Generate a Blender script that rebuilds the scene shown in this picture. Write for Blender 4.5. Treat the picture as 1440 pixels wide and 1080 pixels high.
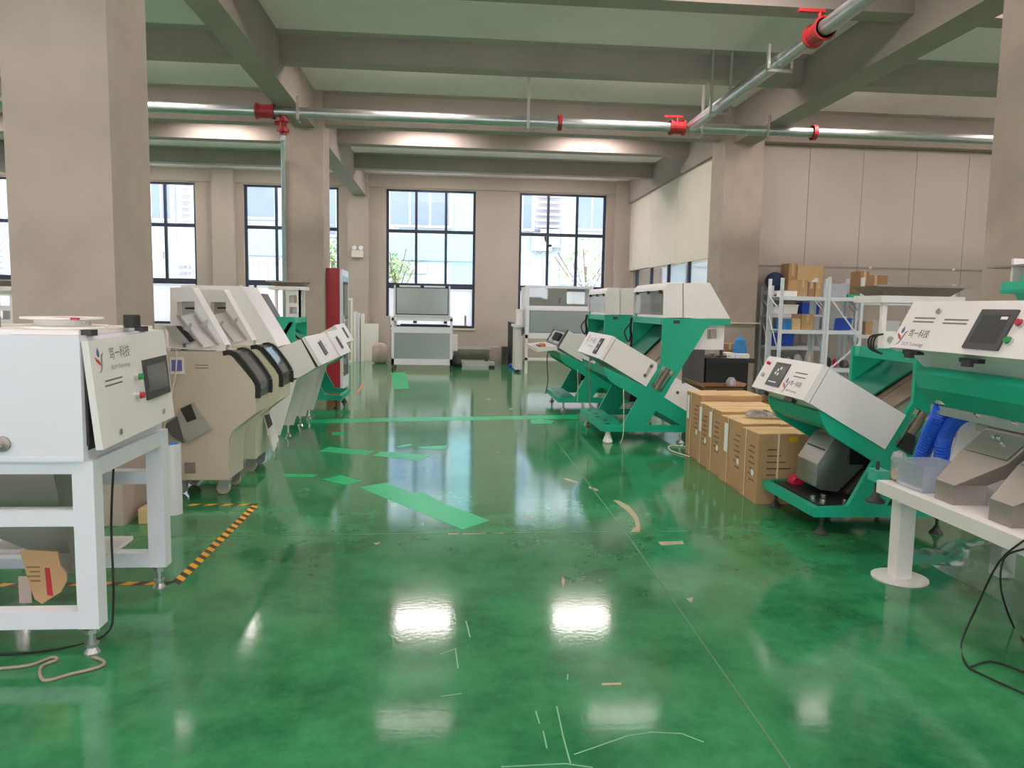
import bpy, bmesh, math, random
from mathutils import Vector, Matrix
for o in list(bpy.data.objects): bpy.data.objects.remove(o, do_unlink=True)
SC = bpy.context.scene
COL = SC.collection
random.seed(7)
# ------------------------------------------------------------------ camera (solved from the photo's vanishing points)
F, CX, CY, H = 1060.0, 720.0, 540.0, 1.5
MX = Matrix(((0.996378, 0.010163, 0.084422), (-0.082300, -0.102880, 0.991283), (0.018760, -0.994642, -0.101671)))
def _ortho():
    dy = Vector(((632-CX)/F, (430-CY)/F, 1)).normalized()
    dd = Vector((528-CX, 11176-CY, F)).normalized()
    dd = (dd - dd.dot(dy)*dy).normalized()
    zc = -dd; xc = dy.cross(zc)
    return Matrix((xc, dy, zc))
MX = _ortho()
cam = bpy.data.cameras.new('camera'); camo = bpy.data.objects.new('camera', cam); COL.objects.link(camo)
cam.sensor_fit = 'HORIZONTAL'; cam.sensor_width = 36; cam.lens = F/1440*36; cam.clip_end = 300
ax = MX @ Vector((1,0,0)); ay = -(MX @ Vector((0,1,0))); az = -(MX @ Vector((0,0,1)))
camo.matrix_world = Matrix(((ax.x,ay.x,az.x,0),(ax.y,ay.y,az.y,0),(ax.z,ay.z,az.z,H),(0,0,0,1)))
SC.camera = camo
def W(u, v, x=None, y=None, z=None):
    """photo pixel -> point on the plane X=x, Y=y or Z=z"""
    r = MX @ Vector(((u-CX)/F, (v-CY)/F, 1))
    t = x/r.x if x is not None else y/r.y if y is not None else (z-H)/r.z
    return Vector((r.x*t, r.y*t, r.z*t+H))
def XZ(pts, y): return [(W(u,v,y=y).x, W(u,v,y=y).z) for u,v in pts]
# ------------------------------------------------------------------ world, exposure
wd = bpy.data.worlds.new('world'); SC.world = wd; wd.use_nodes = True
bg = wd.node_tree.nodes['Background']; bg.inputs[0].default_value = (0.93,0.93,1.0,1); bg.inputs[1].default_value = 3.4
SC.view_settings.view_transform = 'Standard'; SC.view_settings.look = 'None'
SC.view_settings.gamma = 1.0; SC.view_settings.use_curve_mapping = False
SC.view_settings.exposure = 1.12
LAMP_W = 18.5
# ------------------------------------------------------------------ materials
MATS = {}
def lin(c):
    return tuple(((x/255)/12.92 if x/255 <= .04045 else ((x/255+.055)/1.055)**2.4) for x in c)
def mat(name, rgb, rough=.5, metal=0.0, var=.06, scale=6.0, bump=0.0, bscale=60.0, emit=0.0, spec=.5, stretch=None, coat=0.0):
    """painted surface: base colour with faint procedural mottling, optional fine relief"""
    m = bpy.data.materials.new(name); m.use_nodes = True; MATS[name] = m
    nt = m.node_tree; b = nt.nodes['Principled BSDF']; c = lin(rgb)
    b.inputs['Roughness'].default_value = rough; b.inputs['Metallic'].default_value = metal
    b.inputs['Specular IOR Level'].default_value = spec
    if coat: b.inputs['Coat Weight'].default_value = coat; b.inputs['Coat Roughness'].default_value = .1
    tc = nt.nodes.new('ShaderNodeTexCoord'); mp = nt.nodes.new('ShaderNodeMapping')
    nt.links.new(tc.outputs['Object'], mp.inputs[0])
    if stretch: mp.inputs['Scale'].default_value = stretch
    no = nt.nodes.new('ShaderNodeTexNoise'); no.inputs['Scale'].default_value = scale; no.inputs['Detail'].default_value = 5
    nt.links.new(mp.outputs[0], no.inputs['Vector'])
    cr = nt.nodes.new('ShaderNodeValToRGB')
    cr.color_ramp.elements[0].position = .3; cr.color_ramp.elements[1].position = .72
    cr.color_ramp.elements[0].color = tuple(max(0,x*(1-var)) for x in c)+(1,)
    cr.color_ramp.elements[1].color = tuple(min(1,x*(1+var)) for x in c)+(1,)
    nt.links.new(no.outputs['Fac'], cr.inputs[0]); nt.links.new(cr.outputs[0], b.inputs['Base Color'])
    if bump:
        n2 = nt.nodes.new('ShaderNodeTexNoise'); n2.inputs['Scale'].default_value = bscale; n2.inputs['Detail'].default_value = 4
        nt.links.new(mp.outputs[0], n2.inputs['Vector'])
        bp = nt.nodes.new('ShaderNodeBump'); bp.inputs['Strength'].default_value = bump; bp.inputs['Distance'].default_value = .02
        nt.links.new(n2.outputs['Fac'], bp.inputs['Height']); nt.links.new(bp.outputs[0], b.inputs['Normal'])
    if emit:
        b.inputs['Emission Color'].default_value = c+(1,); b.inputs['Emission Strength'].default_value = emit
    return m
def glassmat(name, tint=(1,1,1), refl=.08, rough=.02, haze=0.0, hazecol=(.9,.93,.95)):
    """clear or hazy sheet: transparent body with a mirror coat, plus diffuse haze"""
    m = bpy.data.materials.new(name); m.use_nodes = True; MATS[name] = m
    nt = m.node_tree; nt.nodes.clear()
    out = nt.nodes.new('ShaderNodeOutputMaterial'); tr = nt.nodes.new('ShaderNodeBsdfTransparent'); tr.inputs[0].default_value = tint+(1,)
    gl = nt.nodes.new('ShaderNodeBsdfGlossy'); gl.inputs['Roughness'].default_value = rough
    fr = nt.nodes.new('ShaderNodeLayerWeight'); fr.inputs[0].default_value = .25
    ma = nt.nodes.new('ShaderNodeMath'); ma.operation = 'MULTIPLY_ADD'; ma.inputs[1].default_value = .5; ma.inputs[2].default_value = refl
    nt.links.new(fr.outputs['Fresnel'], ma.inputs[0])
    base = tr
    if haze:
        df = nt.nodes.new('ShaderNodeBsdfDiffuse'); df.inputs[0].default_value = hazecol+(1,)
        tl = nt.nodes.new('ShaderNodeBsdfTranslucent'); tl.inputs[0].default_value = hazecol+(1,)
        m0 = nt.nodes.new('ShaderNodeMixShader'); m0.inputs[0].default_value = .5
        nt.links.new(df.outputs[0], m0.inputs[1]); nt.links.new(tl.outputs[0], m0.inputs[2])
        m1 = nt.nodes.new('ShaderNodeMixShader'); m1.inputs[0].default_value = haze
        nt.links.new(tr.outputs[0], m1.inputs[1]); nt.links.new(m0.outputs[0], m1.inputs[2]); base = m1
    mx = nt.nodes.new('ShaderNodeMixShader'); nt.links.new(ma.outputs[0], mx.inputs[0])
    nt.links.new(base.outputs[0], mx.inputs[1]); nt.links.new(gl.outputs[0], mx.inputs[2])
    nt.links.new(mx.outputs[0], out.inputs[0])
    return m
mat('concrete', (178,163,151), .75, var=.14, scale=1.6, bump=.15, bscale=9, spec=.25)
mat('concrete_dark', (166,154,146), .8, var=.09, scale=1.1, bump=.12, bscale=7, spec=.2)
mat('slab', (246,230,231), .85, var=.04, scale=.8, spec=.2)
mat('plaster', (190,178,167), .8, var=.06, scale=.9, spec=.2)
mat('panel_wall', (188,176,166), .6, var=.03, scale=.7, spec=.3)
mat('cream_blind', (226,218,202), .7, var=.02, scale=2, spec=.2)
mat('window_frame', (54,62,80), .4, var=.05)
mat('white_paint', (232,226,222), .38, var=.025, scale=3)
mat('cool_white', (226,226,232), .35, var=.02, scale=3)
mat('beige_paint', (206,192,172), .42, var=.03, scale=3)
mat('cream_paint', (216,210,184), .4, var=.03, scale=3)
mat('green_paint', (14,166,130), .42, var=.05, scale=3)
mat('dark_green', (10,112,92), .45, var=.05, scale=3)
mat('pale_green', (70,178,150), .35, var=.04, scale=3)
mat('steel', (176,172,166), .32, metal=.9, var=.06, scale=4, stretch=(1,1,12))
mat('dull_steel', (168,160,152), .5, metal=.75, var=.08, scale=3)
mat('galv', (190,192,190), .32, metal=.9, var=.08, scale=8)
mat('chrome', (210,208,205), .15, metal=1, var=.03)
mat('dark_metal', (70,66,64), .5, metal=.4, var=.08)
mat('chute_brown', (126,110,96), .5, metal=.3, var=.08, stretch=(1,8,1))
mat('black_plastic', (30,29,30), .45, var=.1)
mat('black_rubber', (38,36,35), .7, var=.1)
mat('screen_bezel', (70,66,66), .45, var=.04)
mat('screen_glass', (108,108,106), .12, var=.05, coat=.5)
mat('dark_screen', (76,72,74), .12, var=.06, coat=.5)
mat('ink_grey', (112,106,108), .5, var=.02)
mat('ink_black', (60,56,56), .5, var=.02)
mat('logo_blue', (66,104,150), .4, var=.05)
mat('logo_red', (190,64,54), .4, var=.05)
mat('logo_grey', (140,128,126), .4, var=.03)
mat('red_paint', (166,42,44), .4, var=.06)
mat('red_cabinet', (176,44,54), .35, var=.04)
mat('red_button', (196,36,70), .3, var=.02)
mat('green_button', (40,150,80), .3, var=.02)
mat('carton', (186,150,110), .75, var=.07, scale=5, spec=.2, bump=.05, bscale=120)
mat('carton_dark', (160,124,92), .8, var=.08, scale=5, spec=.2)
mat('carton_pale', (206,176,128), .8, var=.07, scale=5, spec=.2)
mat('paper_white', (238,236,228), .7, var=.02)
mat('strap', (226,214,184), .6, var=.02)
mat('carton_ink', (128,100,70), .8, var=.02)
mat('yellow_label', (228,178,40), .5, var=.04)
mat('blue_bin', (34,74,176), .4, var=.06)
mat('blue_light', (40,120,180), .45, var=.1)
mat('blue_dark', (24,48,84), .6, var=.1)
mat('blue_hose', (18,88,206), .35, var=.08)
mat('grey_bin', (170,170,168), .5, var=.06)
mat('rack_white', (216,220,226), .4, var=.03)
mat('pink_grey', (178,160,150), .7, var=.1)
mat('tape_yellow', (226,164,40), .5, var=.06, scale=14)
mat('tape_black', (62,54,42), .5, var=.06, scale=14)
mat('paint_bright', (14,178,108), .3, var=.05, scale=4, spec=.35)
mat('floor_scar', (168,160,124), .5, var=.12, scale=20)
mat('wall_white', (240,238,236), .8, var=.02)
mat('scratch', (116,170,130), .4, var=.1)
mat('joint_line', (66,122,80), .35, var=.15, scale=8)
mat('orange_mark', (200,130,70), .4, var=.1)
mat('cord_white', (226,216,200), .6, var=.03)
mat('cord_grey', (150,138,120), .6, var=.05)
mat('violet', (112,108,190), .3, var=.05)
mat('silver', (190,186,180), .4, metal=.5, var=.05)
mat('dark_grey', (92,88,88), .5, var=.06)
mat('soft_black', (44,42,44), .6, var=.1)
mat('film_roll', (224,222,224), .25, var=.04, stretch=(1,1,.2), coat=.4)
mat('plug_blue', (40,120,200), .4, var=.04)
mat('facade', (152,166,172), .8, var=.04, scale=.4)
mat('facade_white', (178,182,188), .8, var=.03, scale=.5)
mat('facade_cyan', (132,168,176), .8, var=.04, scale=.5)
mat('facade_glass', (96,112,150), .15, var=.18, scale=.35)
mat('facade_louver', (150,150,160), .6, var=.03)
mat('facade_grey', (150,152,160), .7, var=.06)
mat('leaf', (140,172,112), .6, var=.3, scale=3)
mat('bark', (110,96,80), .9, var=.15)
mat('ground', (226,220,214), .9, var=.08, scale=1)
mat('grey_window', (150,160,156), .22, var=.05, scale=1.2, coat=.4)
mat('mint', (150,205,185), .4, var=.05)
mat('bread', (222,190,150), .7, var=.1)
mat('lens_white', (250,250,252), .4, var=.01)
glassmat('glass', (.96,.98,1.0), .04)
glassmat('frosted', (1,1,1), .04, .2, haze=.85, hazecol=(.93,.95,.97))
glassmat('acrylic', (.93,.94,.92), .06, .03, haze=.12, hazecol=(.8,.8,.76))
glassmat('smoke_glass', (.62,.64,.63), .1, .03, haze=.3, hazecol=(.5,.53,.52))
glassmat('clear_plastic', (.96,.97,1), .1, .06, haze=.35, hazecol=(.85,.86,.95))
glassmat('poly_film', (.95,.96,.96), .14, .12, haze=.28, hazecol=(.85,.86,.86))
def lampmat():
    m = bpy.data.materials.new('lamp_diffuser'); m.use_nodes = True; MATS['lamp_diffuser'] = m
    b = m.node_tree.nodes['Principled BSDF']; b.inputs['Base Color'].default_value = (.9,.9,.9,1)
    b.inputs['Emission Color'].default_value = (1,.87,.85,1); b.inputs['Emission Strength'].default_value = LAMP_W
lampmat()
def floormat():
    m = bpy.data.materials.new('epoxy_floor'); m.use_nodes = True; MATS['epoxy_floor'] = m
    nt = m.node_tree; b = nt.nodes['Principled BSDF']; N = nt.nodes.new; L = nt.links.new
    tc = N('ShaderNodeTexCoord')
    n1 = N('ShaderNodeTexNoise'); n1.inputs['Scale'].default_value = 1.6; n1.inputs['Detail'].default_value = 12; n1.inputs['Roughness'].default_value = .72
    n2 = N('ShaderNodeTexNoise'); n2.inputs['Scale'].default_value = 26; n2.inputs['Detail'].default_value = 6
    mp = N('ShaderNodeMapping'); mp.inputs['Scale'].default_value = (1,.35,1); mp.inputs['Rotation'].default_value = (0,0,.6)
    n3 = N('ShaderNodeTexNoise'); n3.inputs['Scale'].default_value = 22; n3.inputs['Detail'].default_value = 6; n3.inputs['Roughness'].default_value = .7
    for n in (n1,n2): L(tc.outputs['Object'], n.inputs['Vector'])
    L(tc.outputs['Object'], mp.inputs[0]); L(mp.outputs[0], n3.inputs['Vector'])
    cr = N('ShaderNodeValToRGB'); e = cr.color_ramp.elements
    e[0].position = .34; e[0].color = lin((26,98,56))+(1,); e[1].position = .68; e[1].color = lin((66,148,94))+(1,)
    L(n1.outputs['Fac'], cr.inputs[0])
    sc = N('ShaderNodeValToRGB'); s = sc.color_ramp.elements; s[0].position = .5; s[0].color = (0,0,0,1); s[1].position = .9; s[1].color = (.13,.13,.13,1)
    L(n3.outputs['Fac'], sc.inputs[0])
    mx = N('ShaderNodeMix'); mx.data_type = 'RGBA'; mx.inputs['B'].default_value = lin((110,165,125))+(1,)
    L(sc.outputs[0], mx.inputs['Factor']); L(cr.outputs[0], mx.inputs['A']); L(mx.outputs['Result'], b.inputs['Base Color'])
    b.inputs['Roughness'].default_value = .095
    b.inputs['Specular IOR Level'].default_value = .6
    n4 = N('ShaderNodeTexNoise'); n4.inputs['Scale'].default_value = 38; n4.inputs['Detail'].default_value = 3
    L(tc.outputs['Object'], n4.inputs['Vector'])
    bp = N('ShaderNodeBump'); bp.inputs['Strength'].default_value = .09; bp.inputs['Distance'].default_value = .003
    L(n4.outputs['Fac'], bp.inputs['Height']); L(bp.outputs[0], b.inputs['Normal'])
floormat()
# ------------------------------------------------------------------ mesh helpers
WLOC = {}
def obj(name, bm, m, parent=None, bev=0.0, smooth=False, loc=None):
    """one mesh object; vertices are given in world space and re-based on the parent (or on the thing's own base)"""
    if bev:
        es = [e for e in bm.edges if len(e.link_faces) == 2 and e.calc_face_angle(0) > .5]
        try: bmesh.ops.bevel(bm, geom=es, offset=bev, segments=1, affect='EDGES', clamp_overlap=True)
        except Exception: pass
    bmesh.ops.recalc_face_normals(bm, faces=bm.faces[:])
    if parent is not None: base = WLOC[parent.name]
    elif loc is not None: base = Vector(loc)
    else:
        xs = [v.co.x for v in bm.verts]; ys = [v.co.y for v in bm.verts]; zs = [v.co.z for v in bm.verts]
        base = Vector(((min(xs)+max(xs))/2, (min(ys)+max(ys))/2, min(zs)))
    for v in bm.verts: v.co -= base
    me = bpy.data.meshes.new(name); bm.to_mesh(me); bm.free()
    for k in (m if isinstance(m,(list,tuple)) else [m]): me.materials.append(MATS[k])
    if smooth:
        for p in me.polygons: p.use_smooth = True
    o = bpy.data.objects.new(name, me); COL.objects.link(o)
    if parent is not None: o.parent = parent
    else: o.location = base
    WLOC[o.name] = base
    return o
def tag(o, label=None, cat=None, group=None, kind=None):
    if label: o['label'] = label
    if cat: o['category'] = cat
    if group: o['group'] = group
    if kind: o['kind'] = kind
    return o
def thing(name, label, cat, loc, group=None, kind=None):
    o = bpy.data.objects.new(name, None); COL.objects.link(o); o.location = loc; o.empty_display_size = .1
    WLOC[o.name] = Vector(loc); return tag(o, label, cat, group, kind)
def nb(): return bmesh.new()
def b_hex(bm, p):
    v = [bm.verts.new(q) for q in p]
    for f in ((0,3,2,1),(4,5,6,7),(0,1,5,4),(1,2,6,5),(2,3,7,6),(3,0,4,7)): bm.faces.new([v[i] for i in f])
def b_box(bm, x0,x1,y0,y1,z0,z1):
    b_hex(bm, [(x0,y0,z0),(x1,y0,z0),(x1,y1,z0),(x0,y1,z0),(x0,y0,z1),(x1,y0,z1),(x1,y1,z1),(x0,y1,z1)])
def b_fbox(bm, O, ex, ey, ez, a0,a1,b0,b1,c0,c1):
    """box in the frame O, ex, ey, ez"""
    g = lambda a,b,c: O+ex*a+ey*b+ez*c
    b_hex(bm, [g(a0,b0,c0),g(a1,b0,c0),g(a1,b1,c0),g(a0,b1,c0),g(a0,b0,c1),g(a1,b0,c1),g(a1,b1,c1),g(a0,b1,c1)])
def b_poly(bm, f, pts, h0, h1, holes=()):
    """extrude a 2D outline with holes: f(a,b,h) -> world"""
    loops = [pts]+list(holes); es = []; vmap = []
    for lp in loops:
        vs = [bm.verts.new(f(a,b,h0)) for a,b in lp]; vmap.append(vs)
        es += [bm.edges.new((vs[i], vs[(i+1)%len(vs)])) for i in range(len(vs))]
    if len(loops) == 1 : fs = [bm.faces.new(vmap[0])]
    else: fs = [g for g in bmesh.ops.triangle_fill(bm, use_beauty=True, edges=es)['geom'] if isinstance(g, bmesh.types.BMFace)]
    top = {}
    for lp, vs in zip(loops, vmap):
        for (a,b), v in zip(lp, vs): top[v] = bm.verts.new(f(a,b,h1))
    for fc in fs: bm.faces.new([top[v] for v in reversed(fc.verts)])
    for vs in vmap:
        for i in range(len(vs)):
            a, b = vs[i], vs[(i+1)%len(vs)]; bm.faces.new((a,b,top[b],top[a]))
def b_py(bm, pts, y0, y1, holes=()): b_poly(bm, lambda a,b,h: (a,h,b), pts, y0, y1, holes)   # outline in XZ
def b_px(bm, pts, x0, x1, holes=()): b_poly(bm, lambda a,b,h: (h,a,b), pts, x0, x1, holes)   # outline in YZ
def b_pz(bm, pts, z0, z1, holes=()): b_poly(bm, lambda a,b,h: (a,b,h), pts, z0, z1, holes)
def frame_of(d):
    d = d.normalized(); a = Vector((0,0,1)) if abs(d.z) < .9 else Vector((1,0,0))
    e = d.cross(a).normalized(); return e, e.cross(d)
def b_cyl(bm, p0, p1, r, r1=None, n=12, cap=True):
    p0 = Vector(p0); p1 = Vector(p1); r1 = r if r1 is None else r1; e, g = frame_of(p1-p0)
    A = [bm.verts.new(p0+(e*math.cos(t)+g*math.sin(t))*r) for t in [2*math.pi*i/n for i in range(n)]]
    Bv = [bm.verts.new(p1+(e*math.cos(t)+g*math.sin(t))*r1) for t in [2*math.pi*i/n for i in range(n)]]
    for i in range(n): bm.faces.new((A[i],A[(i+1)%n],Bv[(i+1)%n],Bv[i]))
    if cap: bm.faces.new(A[::-1]); bm.faces.new(Bv)
def smoothpath(pts, k=4):
    P = [Vector(p) for p in pts]; out = []
    for i in range(len(P)-1):
        a = P[max(i-1,0)]; b = P[i]; c = P[i+1]; d = P[min(i+2,len(P)-1)]
        for s in range(k):
            t = s/k
            out.append(.5*((2*b)+(c-a)*t+(2*a-5*b+4*c-d)*t*t+(3*b-a-3*c+d)*t**3))
    return out+[P[-1]]
def b_tube(bm, pts, r, n=6, rib=None):
    P = [Vector(p) for p in pts]; rings = []; e = None
    for i, p in enumerate(P):
        d = (P[min(i+1,len(P)-1)]-P[max(i-1,0)]).normalized()
        if e is None: e, g = frame_of(d)
        else:
            e = (e-d*e.dot(d)).normalized(); g = e.cross(d)
        rr = r if rib is None else r*(1+rib*(i%2))
        rings.append([bm.verts.new(p+(e*math.cos(t)+g*math.sin(t))*rr) for t in [2*math.pi*j/n for j in range(n)]])
    for a, b in zip(rings, rings[1:]):
        for j in range(n): bm.faces.new((a[j],a[(j+1)%n],b[(j+1)%n],b[j]))
    bm.faces.new(rings[0][::-1]); bm.faces.new(rings[-1])
def b_lathe(bm, c, prof, n=16, axis='z'):
    rings = []
    for r, h in prof:
        ring = []
        for j in range(n):
            t = 2*math.pi*j/n; a, b = r*math.cos(t), r*math.sin(t)
            ring.append(bm.verts.new((c[0]+a,c[1]+b,c[2]+h) if axis=='z' else (c[0]+a,c[1]+h,c[2]+b) if axis=='y' else (c[0]+h,c[1]+a,c[2]+b)))
        rings.append(ring)
    for a, b in zip(rings, rings[1:]):
        for j in range(n): bm.faces.new((a[j],a[(j+1)%n],b[(j+1)%n],b[j]))
    bm.faces.new(rings[0][::-1]); bm.faces.new(rings[-1])
def b_slab(bm, quad, t):
    q = [Vector(p) for p in quad]; n = (q[1]-q[0]).cross(q[3]-q[0]).normalized()*t
    b_hex(bm, [tuple(p) for p in q]+[tuple(p+n) for p in q])
def box(name, m, x0,x1,y0,y1,z0,z1, parent=None, bev=.004):
    bm = nb(); b_box(bm, x0,x1,y0,y1,z0,z1); return obj(name, bm, m, parent, bev)
def cyl(name, m, p0, p1, r, parent=None, r1=None, n=14):
    bm = nb(); b_cyl(bm, p0, p1, r, r1, n); return obj(name, bm, m, parent)
def tube(name, m, pts, r, parent=None, n=6, k=4):
    bm = nb(); b_tube(bm, smoothpath(pts, k) if k > 1 else pts, r, n); return obj(name, bm, m, parent, smooth=True)
def slab(name, m, quad, t, parent=None, bev=.003):
    bm = nb(); b_slab(bm, quad, t); return obj(name, bm, m, parent, bev)
def plateY(name, m, pts, y0, y1, parent=None, holes=(), bev=.004):
    bm = nb(); b_py(bm, pts, y0, y1, holes); return obj(name, bm, m, parent, bev)
FR = {}
class Face:
    """a flat panel with reading frame: O bottom-left corner, ex along the reading direction, ey up the panel, n outwards"""
    def __init__(s, O, R, T): s.O = Vector(O); a = Vector(R)-s.O; b = Vector(T)-s.O; s.w = a.length; s.ex = a.normalized(); b = b-s.ex*b.dot(s.ex); s.h = b.length; s.ey = b.normalized(); s.n = s.ex.cross(s.ey)
    def p(s, a, b, c=0): return s.O+s.ex*a+s.ey*b+s.n*c
    def box(s, name, m, a0,a1,b0,b1,c0,c1, parent, bev=0):
        bm = nb(); b_fbox(bm, s.O,s.ex,s.ey,s.n,a0,a1,b0,b1,c0,c1); return obj(name,bm,m,parent,bev)
    def poly(s, name, m, pts, c0, c1, parent):
        bm = nb(); b_poly(bm, lambda a,b,h: s.p(a,b,h), pts, c0, c1); return obj(name,bm,m,parent)
    def text(s, name, m, body, size, a, b, parent, c=.001, xs=1.0):
        me = text_mesh(body); bm = nb(); bm.from_mesh(me)
        for v in bm.verts: v.co = s.p(a+v.co.x*size*xs, b+v.co.y*size, c)
        return obj(name, bm, m, parent)
TM = {}
def text_mesh(body):
    if body not in TM:
        c = bpy.data.curves.new('t','FONT'); c.body = body; c.resolution_u = 3
        o = bpy.data.objects.new('t', c); COL.objects.link(o); bpy.context.view_layer.update()
        TM[body] = bpy.data.meshes.new_from_object(o.evaluated_get(bpy.context.evaluated_depsgraph_get()))
        bpy.data.objects.remove(o, do_unlink=True)
    return TM[body]
def logo(fc, a, b, s, parent, mirror=False):
    """blue drop over a red leaf and a grey swoosh, s = height"""
    drop = [(.33,.62),(.25,.70),(.24,.80),(.33,1.0),(.43,.84),(.45,.72),(.40,.63)]
    leaf = [(.06,.66),(.12,.50),(.30,.36),(.50,.26),(.46,.40),(.36,.50),(.22,.56)]
    sw = [(.28,0),(.48,.06),(.58,.20),(.62,.40),(.66,.62),(.78,.78),(.58,.70),(.52,.50),(.50,.24),(.42,.10)]
    l = fc.poly('logo_drop','logo_blue',[(a+x*s,b+y*s) for x,y in drop],0,.0012,parent)
    fc.poly('logo_leaf','logo_red',[(a+x*s,b+y*s) for x,y in leaf],0,.0012,parent)
    fc.poly('logo_swoosh','logo_grey',[(a+x*s,b+y*s) for x,y in sw],0,.0012,parent)
def b_foot(bm, x, y, ztop, r=.035, rod=.011):
    b_cyl(bm, (x,y,.02), (x,y,ztop), rod, n=8)
    b_lathe(bm, (x,y,0), [(r,0),(r,.008),(r*.55,.03),(rod*1.8,.038),(rod*1.8,.05)], 14)
    b_cyl(bm, (x,y,ztop-.03),(x,y,ztop-.012), rod*2, n=6)
# ================================================================== THE SETTING
YW = 20.8; ZS = 4.95
XL, XR, YB = -13.2, 11.5, -5.0
fl = obj('floor', (lambda bm: (b_box(bm, XL-.2,XR+.2,YB-.2,YW+.3,-.2,0), bm)[1])(nb()), 'epoxy_floor', loc=(0,0,0)); tag(fl, kind='structure')
def floor_strip(name, m, pts, z=.0012):
    bm = nb(); b_pz(bm, pts, .0002, z); return obj(name, bm, m, fl)
def fpx(pts): return [(W(u,v,z=0).x, W(u,v,z=0).y) for u,v in pts]
def line2(a, b, w):
    a = Vector(a); b = Vector(b); d = (b-a).normalized(); n = Vector((-d.y,d.x))*w/2
    return [tuple(a+n),tuple(b+n),tuple(b-n),tuple(a-n)]
for a, b, w in (((1.226,9.3),(1.20,4.87),.009),((1.2,4.87),(1.11,1.2),.009),((-2.6,4.86),(1.9,4.90),.008)):
    floor_strip('floor_joint', 'joint_line', line2(a,b,w))
c7 = lambda pts: fpx([(380+u*.3611, 510+v*.3611) for u,v in pts])
for pts in ([(345,485),(450,468),(560,508),(590,502),(680,550),(855,615),(750,650)],[(200,455),(270,438),(355,460),(290,475)],[(50,433),(185,435),(170,447),(60,445)],
            [(190,345),(230,328),(405,345),(370,362)],[(400,362),(430,346),(625,362),(570,382)],[(575,328),(690,322),(680,337),(590,336)],[(490,326),(545,316),(560,322),(500,331)],
            [(150,222),(500,214),(900,209),(1200,203),(1200,219),(900,222),(500,229),(150,237)],[(1010,224),(1050,220),(1105,226),(1095,238),(1020,238)],
            [(470,40),(525,36),(542,100),(478,104)],[(240,272),(290,270),(286,282),(242,283)]):
    floor_strip('paint_patch', 'paint_bright', c7(pts))
for pts in ([(1335,535),(1360,538),(1400,560),(1432,600),(1440,630),(1440,660),(1400,660),(1425,640),(1418,610),(1390,578),(1360,555)],[(1140,450),(1160,452),(1200,465),(1195,469),(1160,460)],
            [(1240,482),(1262,488),(1280,496),(1270,500),(1245,490)],[(692,664),(735,664),(737,668),(694,669)],[(745,664),(840,662),(838,666),(747,668)],[(860,664),(910,662),(908,666)],
            [(930,178),(945,178),(945,183),(932,183)],[(840,140),(860,141),(852,147)],[(1140,830),(1148,850),(1140,880),(1134,850)],[(880,346),(894,348),(886,354)],[(400,703),(430,700),(415,710)]):
    floor_strip('floor_scar', 'floor_scar', c7(pts))
for pts in ([(925,762),(960,761),(962,765),(930,767)],[(846,961),(874,960),(874,963),(846,964)],[(965,842),(975,840),(972,848)]): floor_strip('floor_scar','floor_scar',fpx(pts))
for pts in ([(885,925),(1000,885),(1100,850),(1200,835),(1320,840),(1410,875)],[(590,975),(850,962),(960,978)],[(815,730),(840,850),(870,960)],[(405,500),(415,575)],[(345,690),(430,678)],[(448,385),(464,450)],[(730,750),(745,800)],[(760,830),(775,900)],[(860,600),(858,622)],[(340,520),(410,495)]):
    P = [Vector(p) for p in fpx([(500+u/2.88,740+v/2.88) for u,v in pts])]; bm = nb()
    for a,b in zip(P,P[1:]): b_pz(bm, line2(a,b,.005), .0002, .0011)
    obj('scratch', bm, 'scratch', fl)
floor_strip('orange_mark','orange_mark', fpx([(499,556),(505,552),(512,541),(508,541)]))
def struct(name, bm, m, bev=0, loc=None): return tag(obj(name, bm, m, None, bev, loc=loc), kind='structure')
# --- ceiling slab, beams, girders
bm = nb(); b_box(bm, XL-.2,XR+.2,YB-.2,YW+.3,ZS,ZS+.2); struct('ceiling', bm, 'slab')
for y0, zb in ((2.7,4.63),(5.2,4.45),(7.87,4.63),(10.36,4.63),(13.08,4.45),(15.4,4.63),(18.1,4.63),(0.2,4.63),(-2.4,4.63)):
    bm = nb(); b_box(bm, XL,XR,y0,y0+.27,zb,ZS+.05); cb = struct('ceiling_beam', bm, 'concrete_dark', .012)
    bm = nb(); b_box(bm, XL,XR,y0-.2,y0,ZS-.006,ZS); obj('beam_edge_band', bm, 'panel_wall', cb)
for x0, x1 in ((-2.55,-2.22),(4.82,5.2),(-10.2,-9.85)):
    bm = nb(); b_box(bm, x0,x1,YB,YW,4.35,ZS+.05); struct('ceiling_girder', bm, 'concrete_dark', .015)
# --- columns
for x0,x1,y0,y1 in ((-2.79,-2.15,5.1,5.73),(-2.745,-2.09,12.9,13.55),(4.68,5.37,12.9,13.55),(4.68,5.37,5.68,6.35),(-10.4,-9.75,12.9,13.55)):
    bm = nb(); b_box(bm, x0,x1,y0,y1,0,ZS); struct('column', bm, 'concrete', .02)
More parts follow.
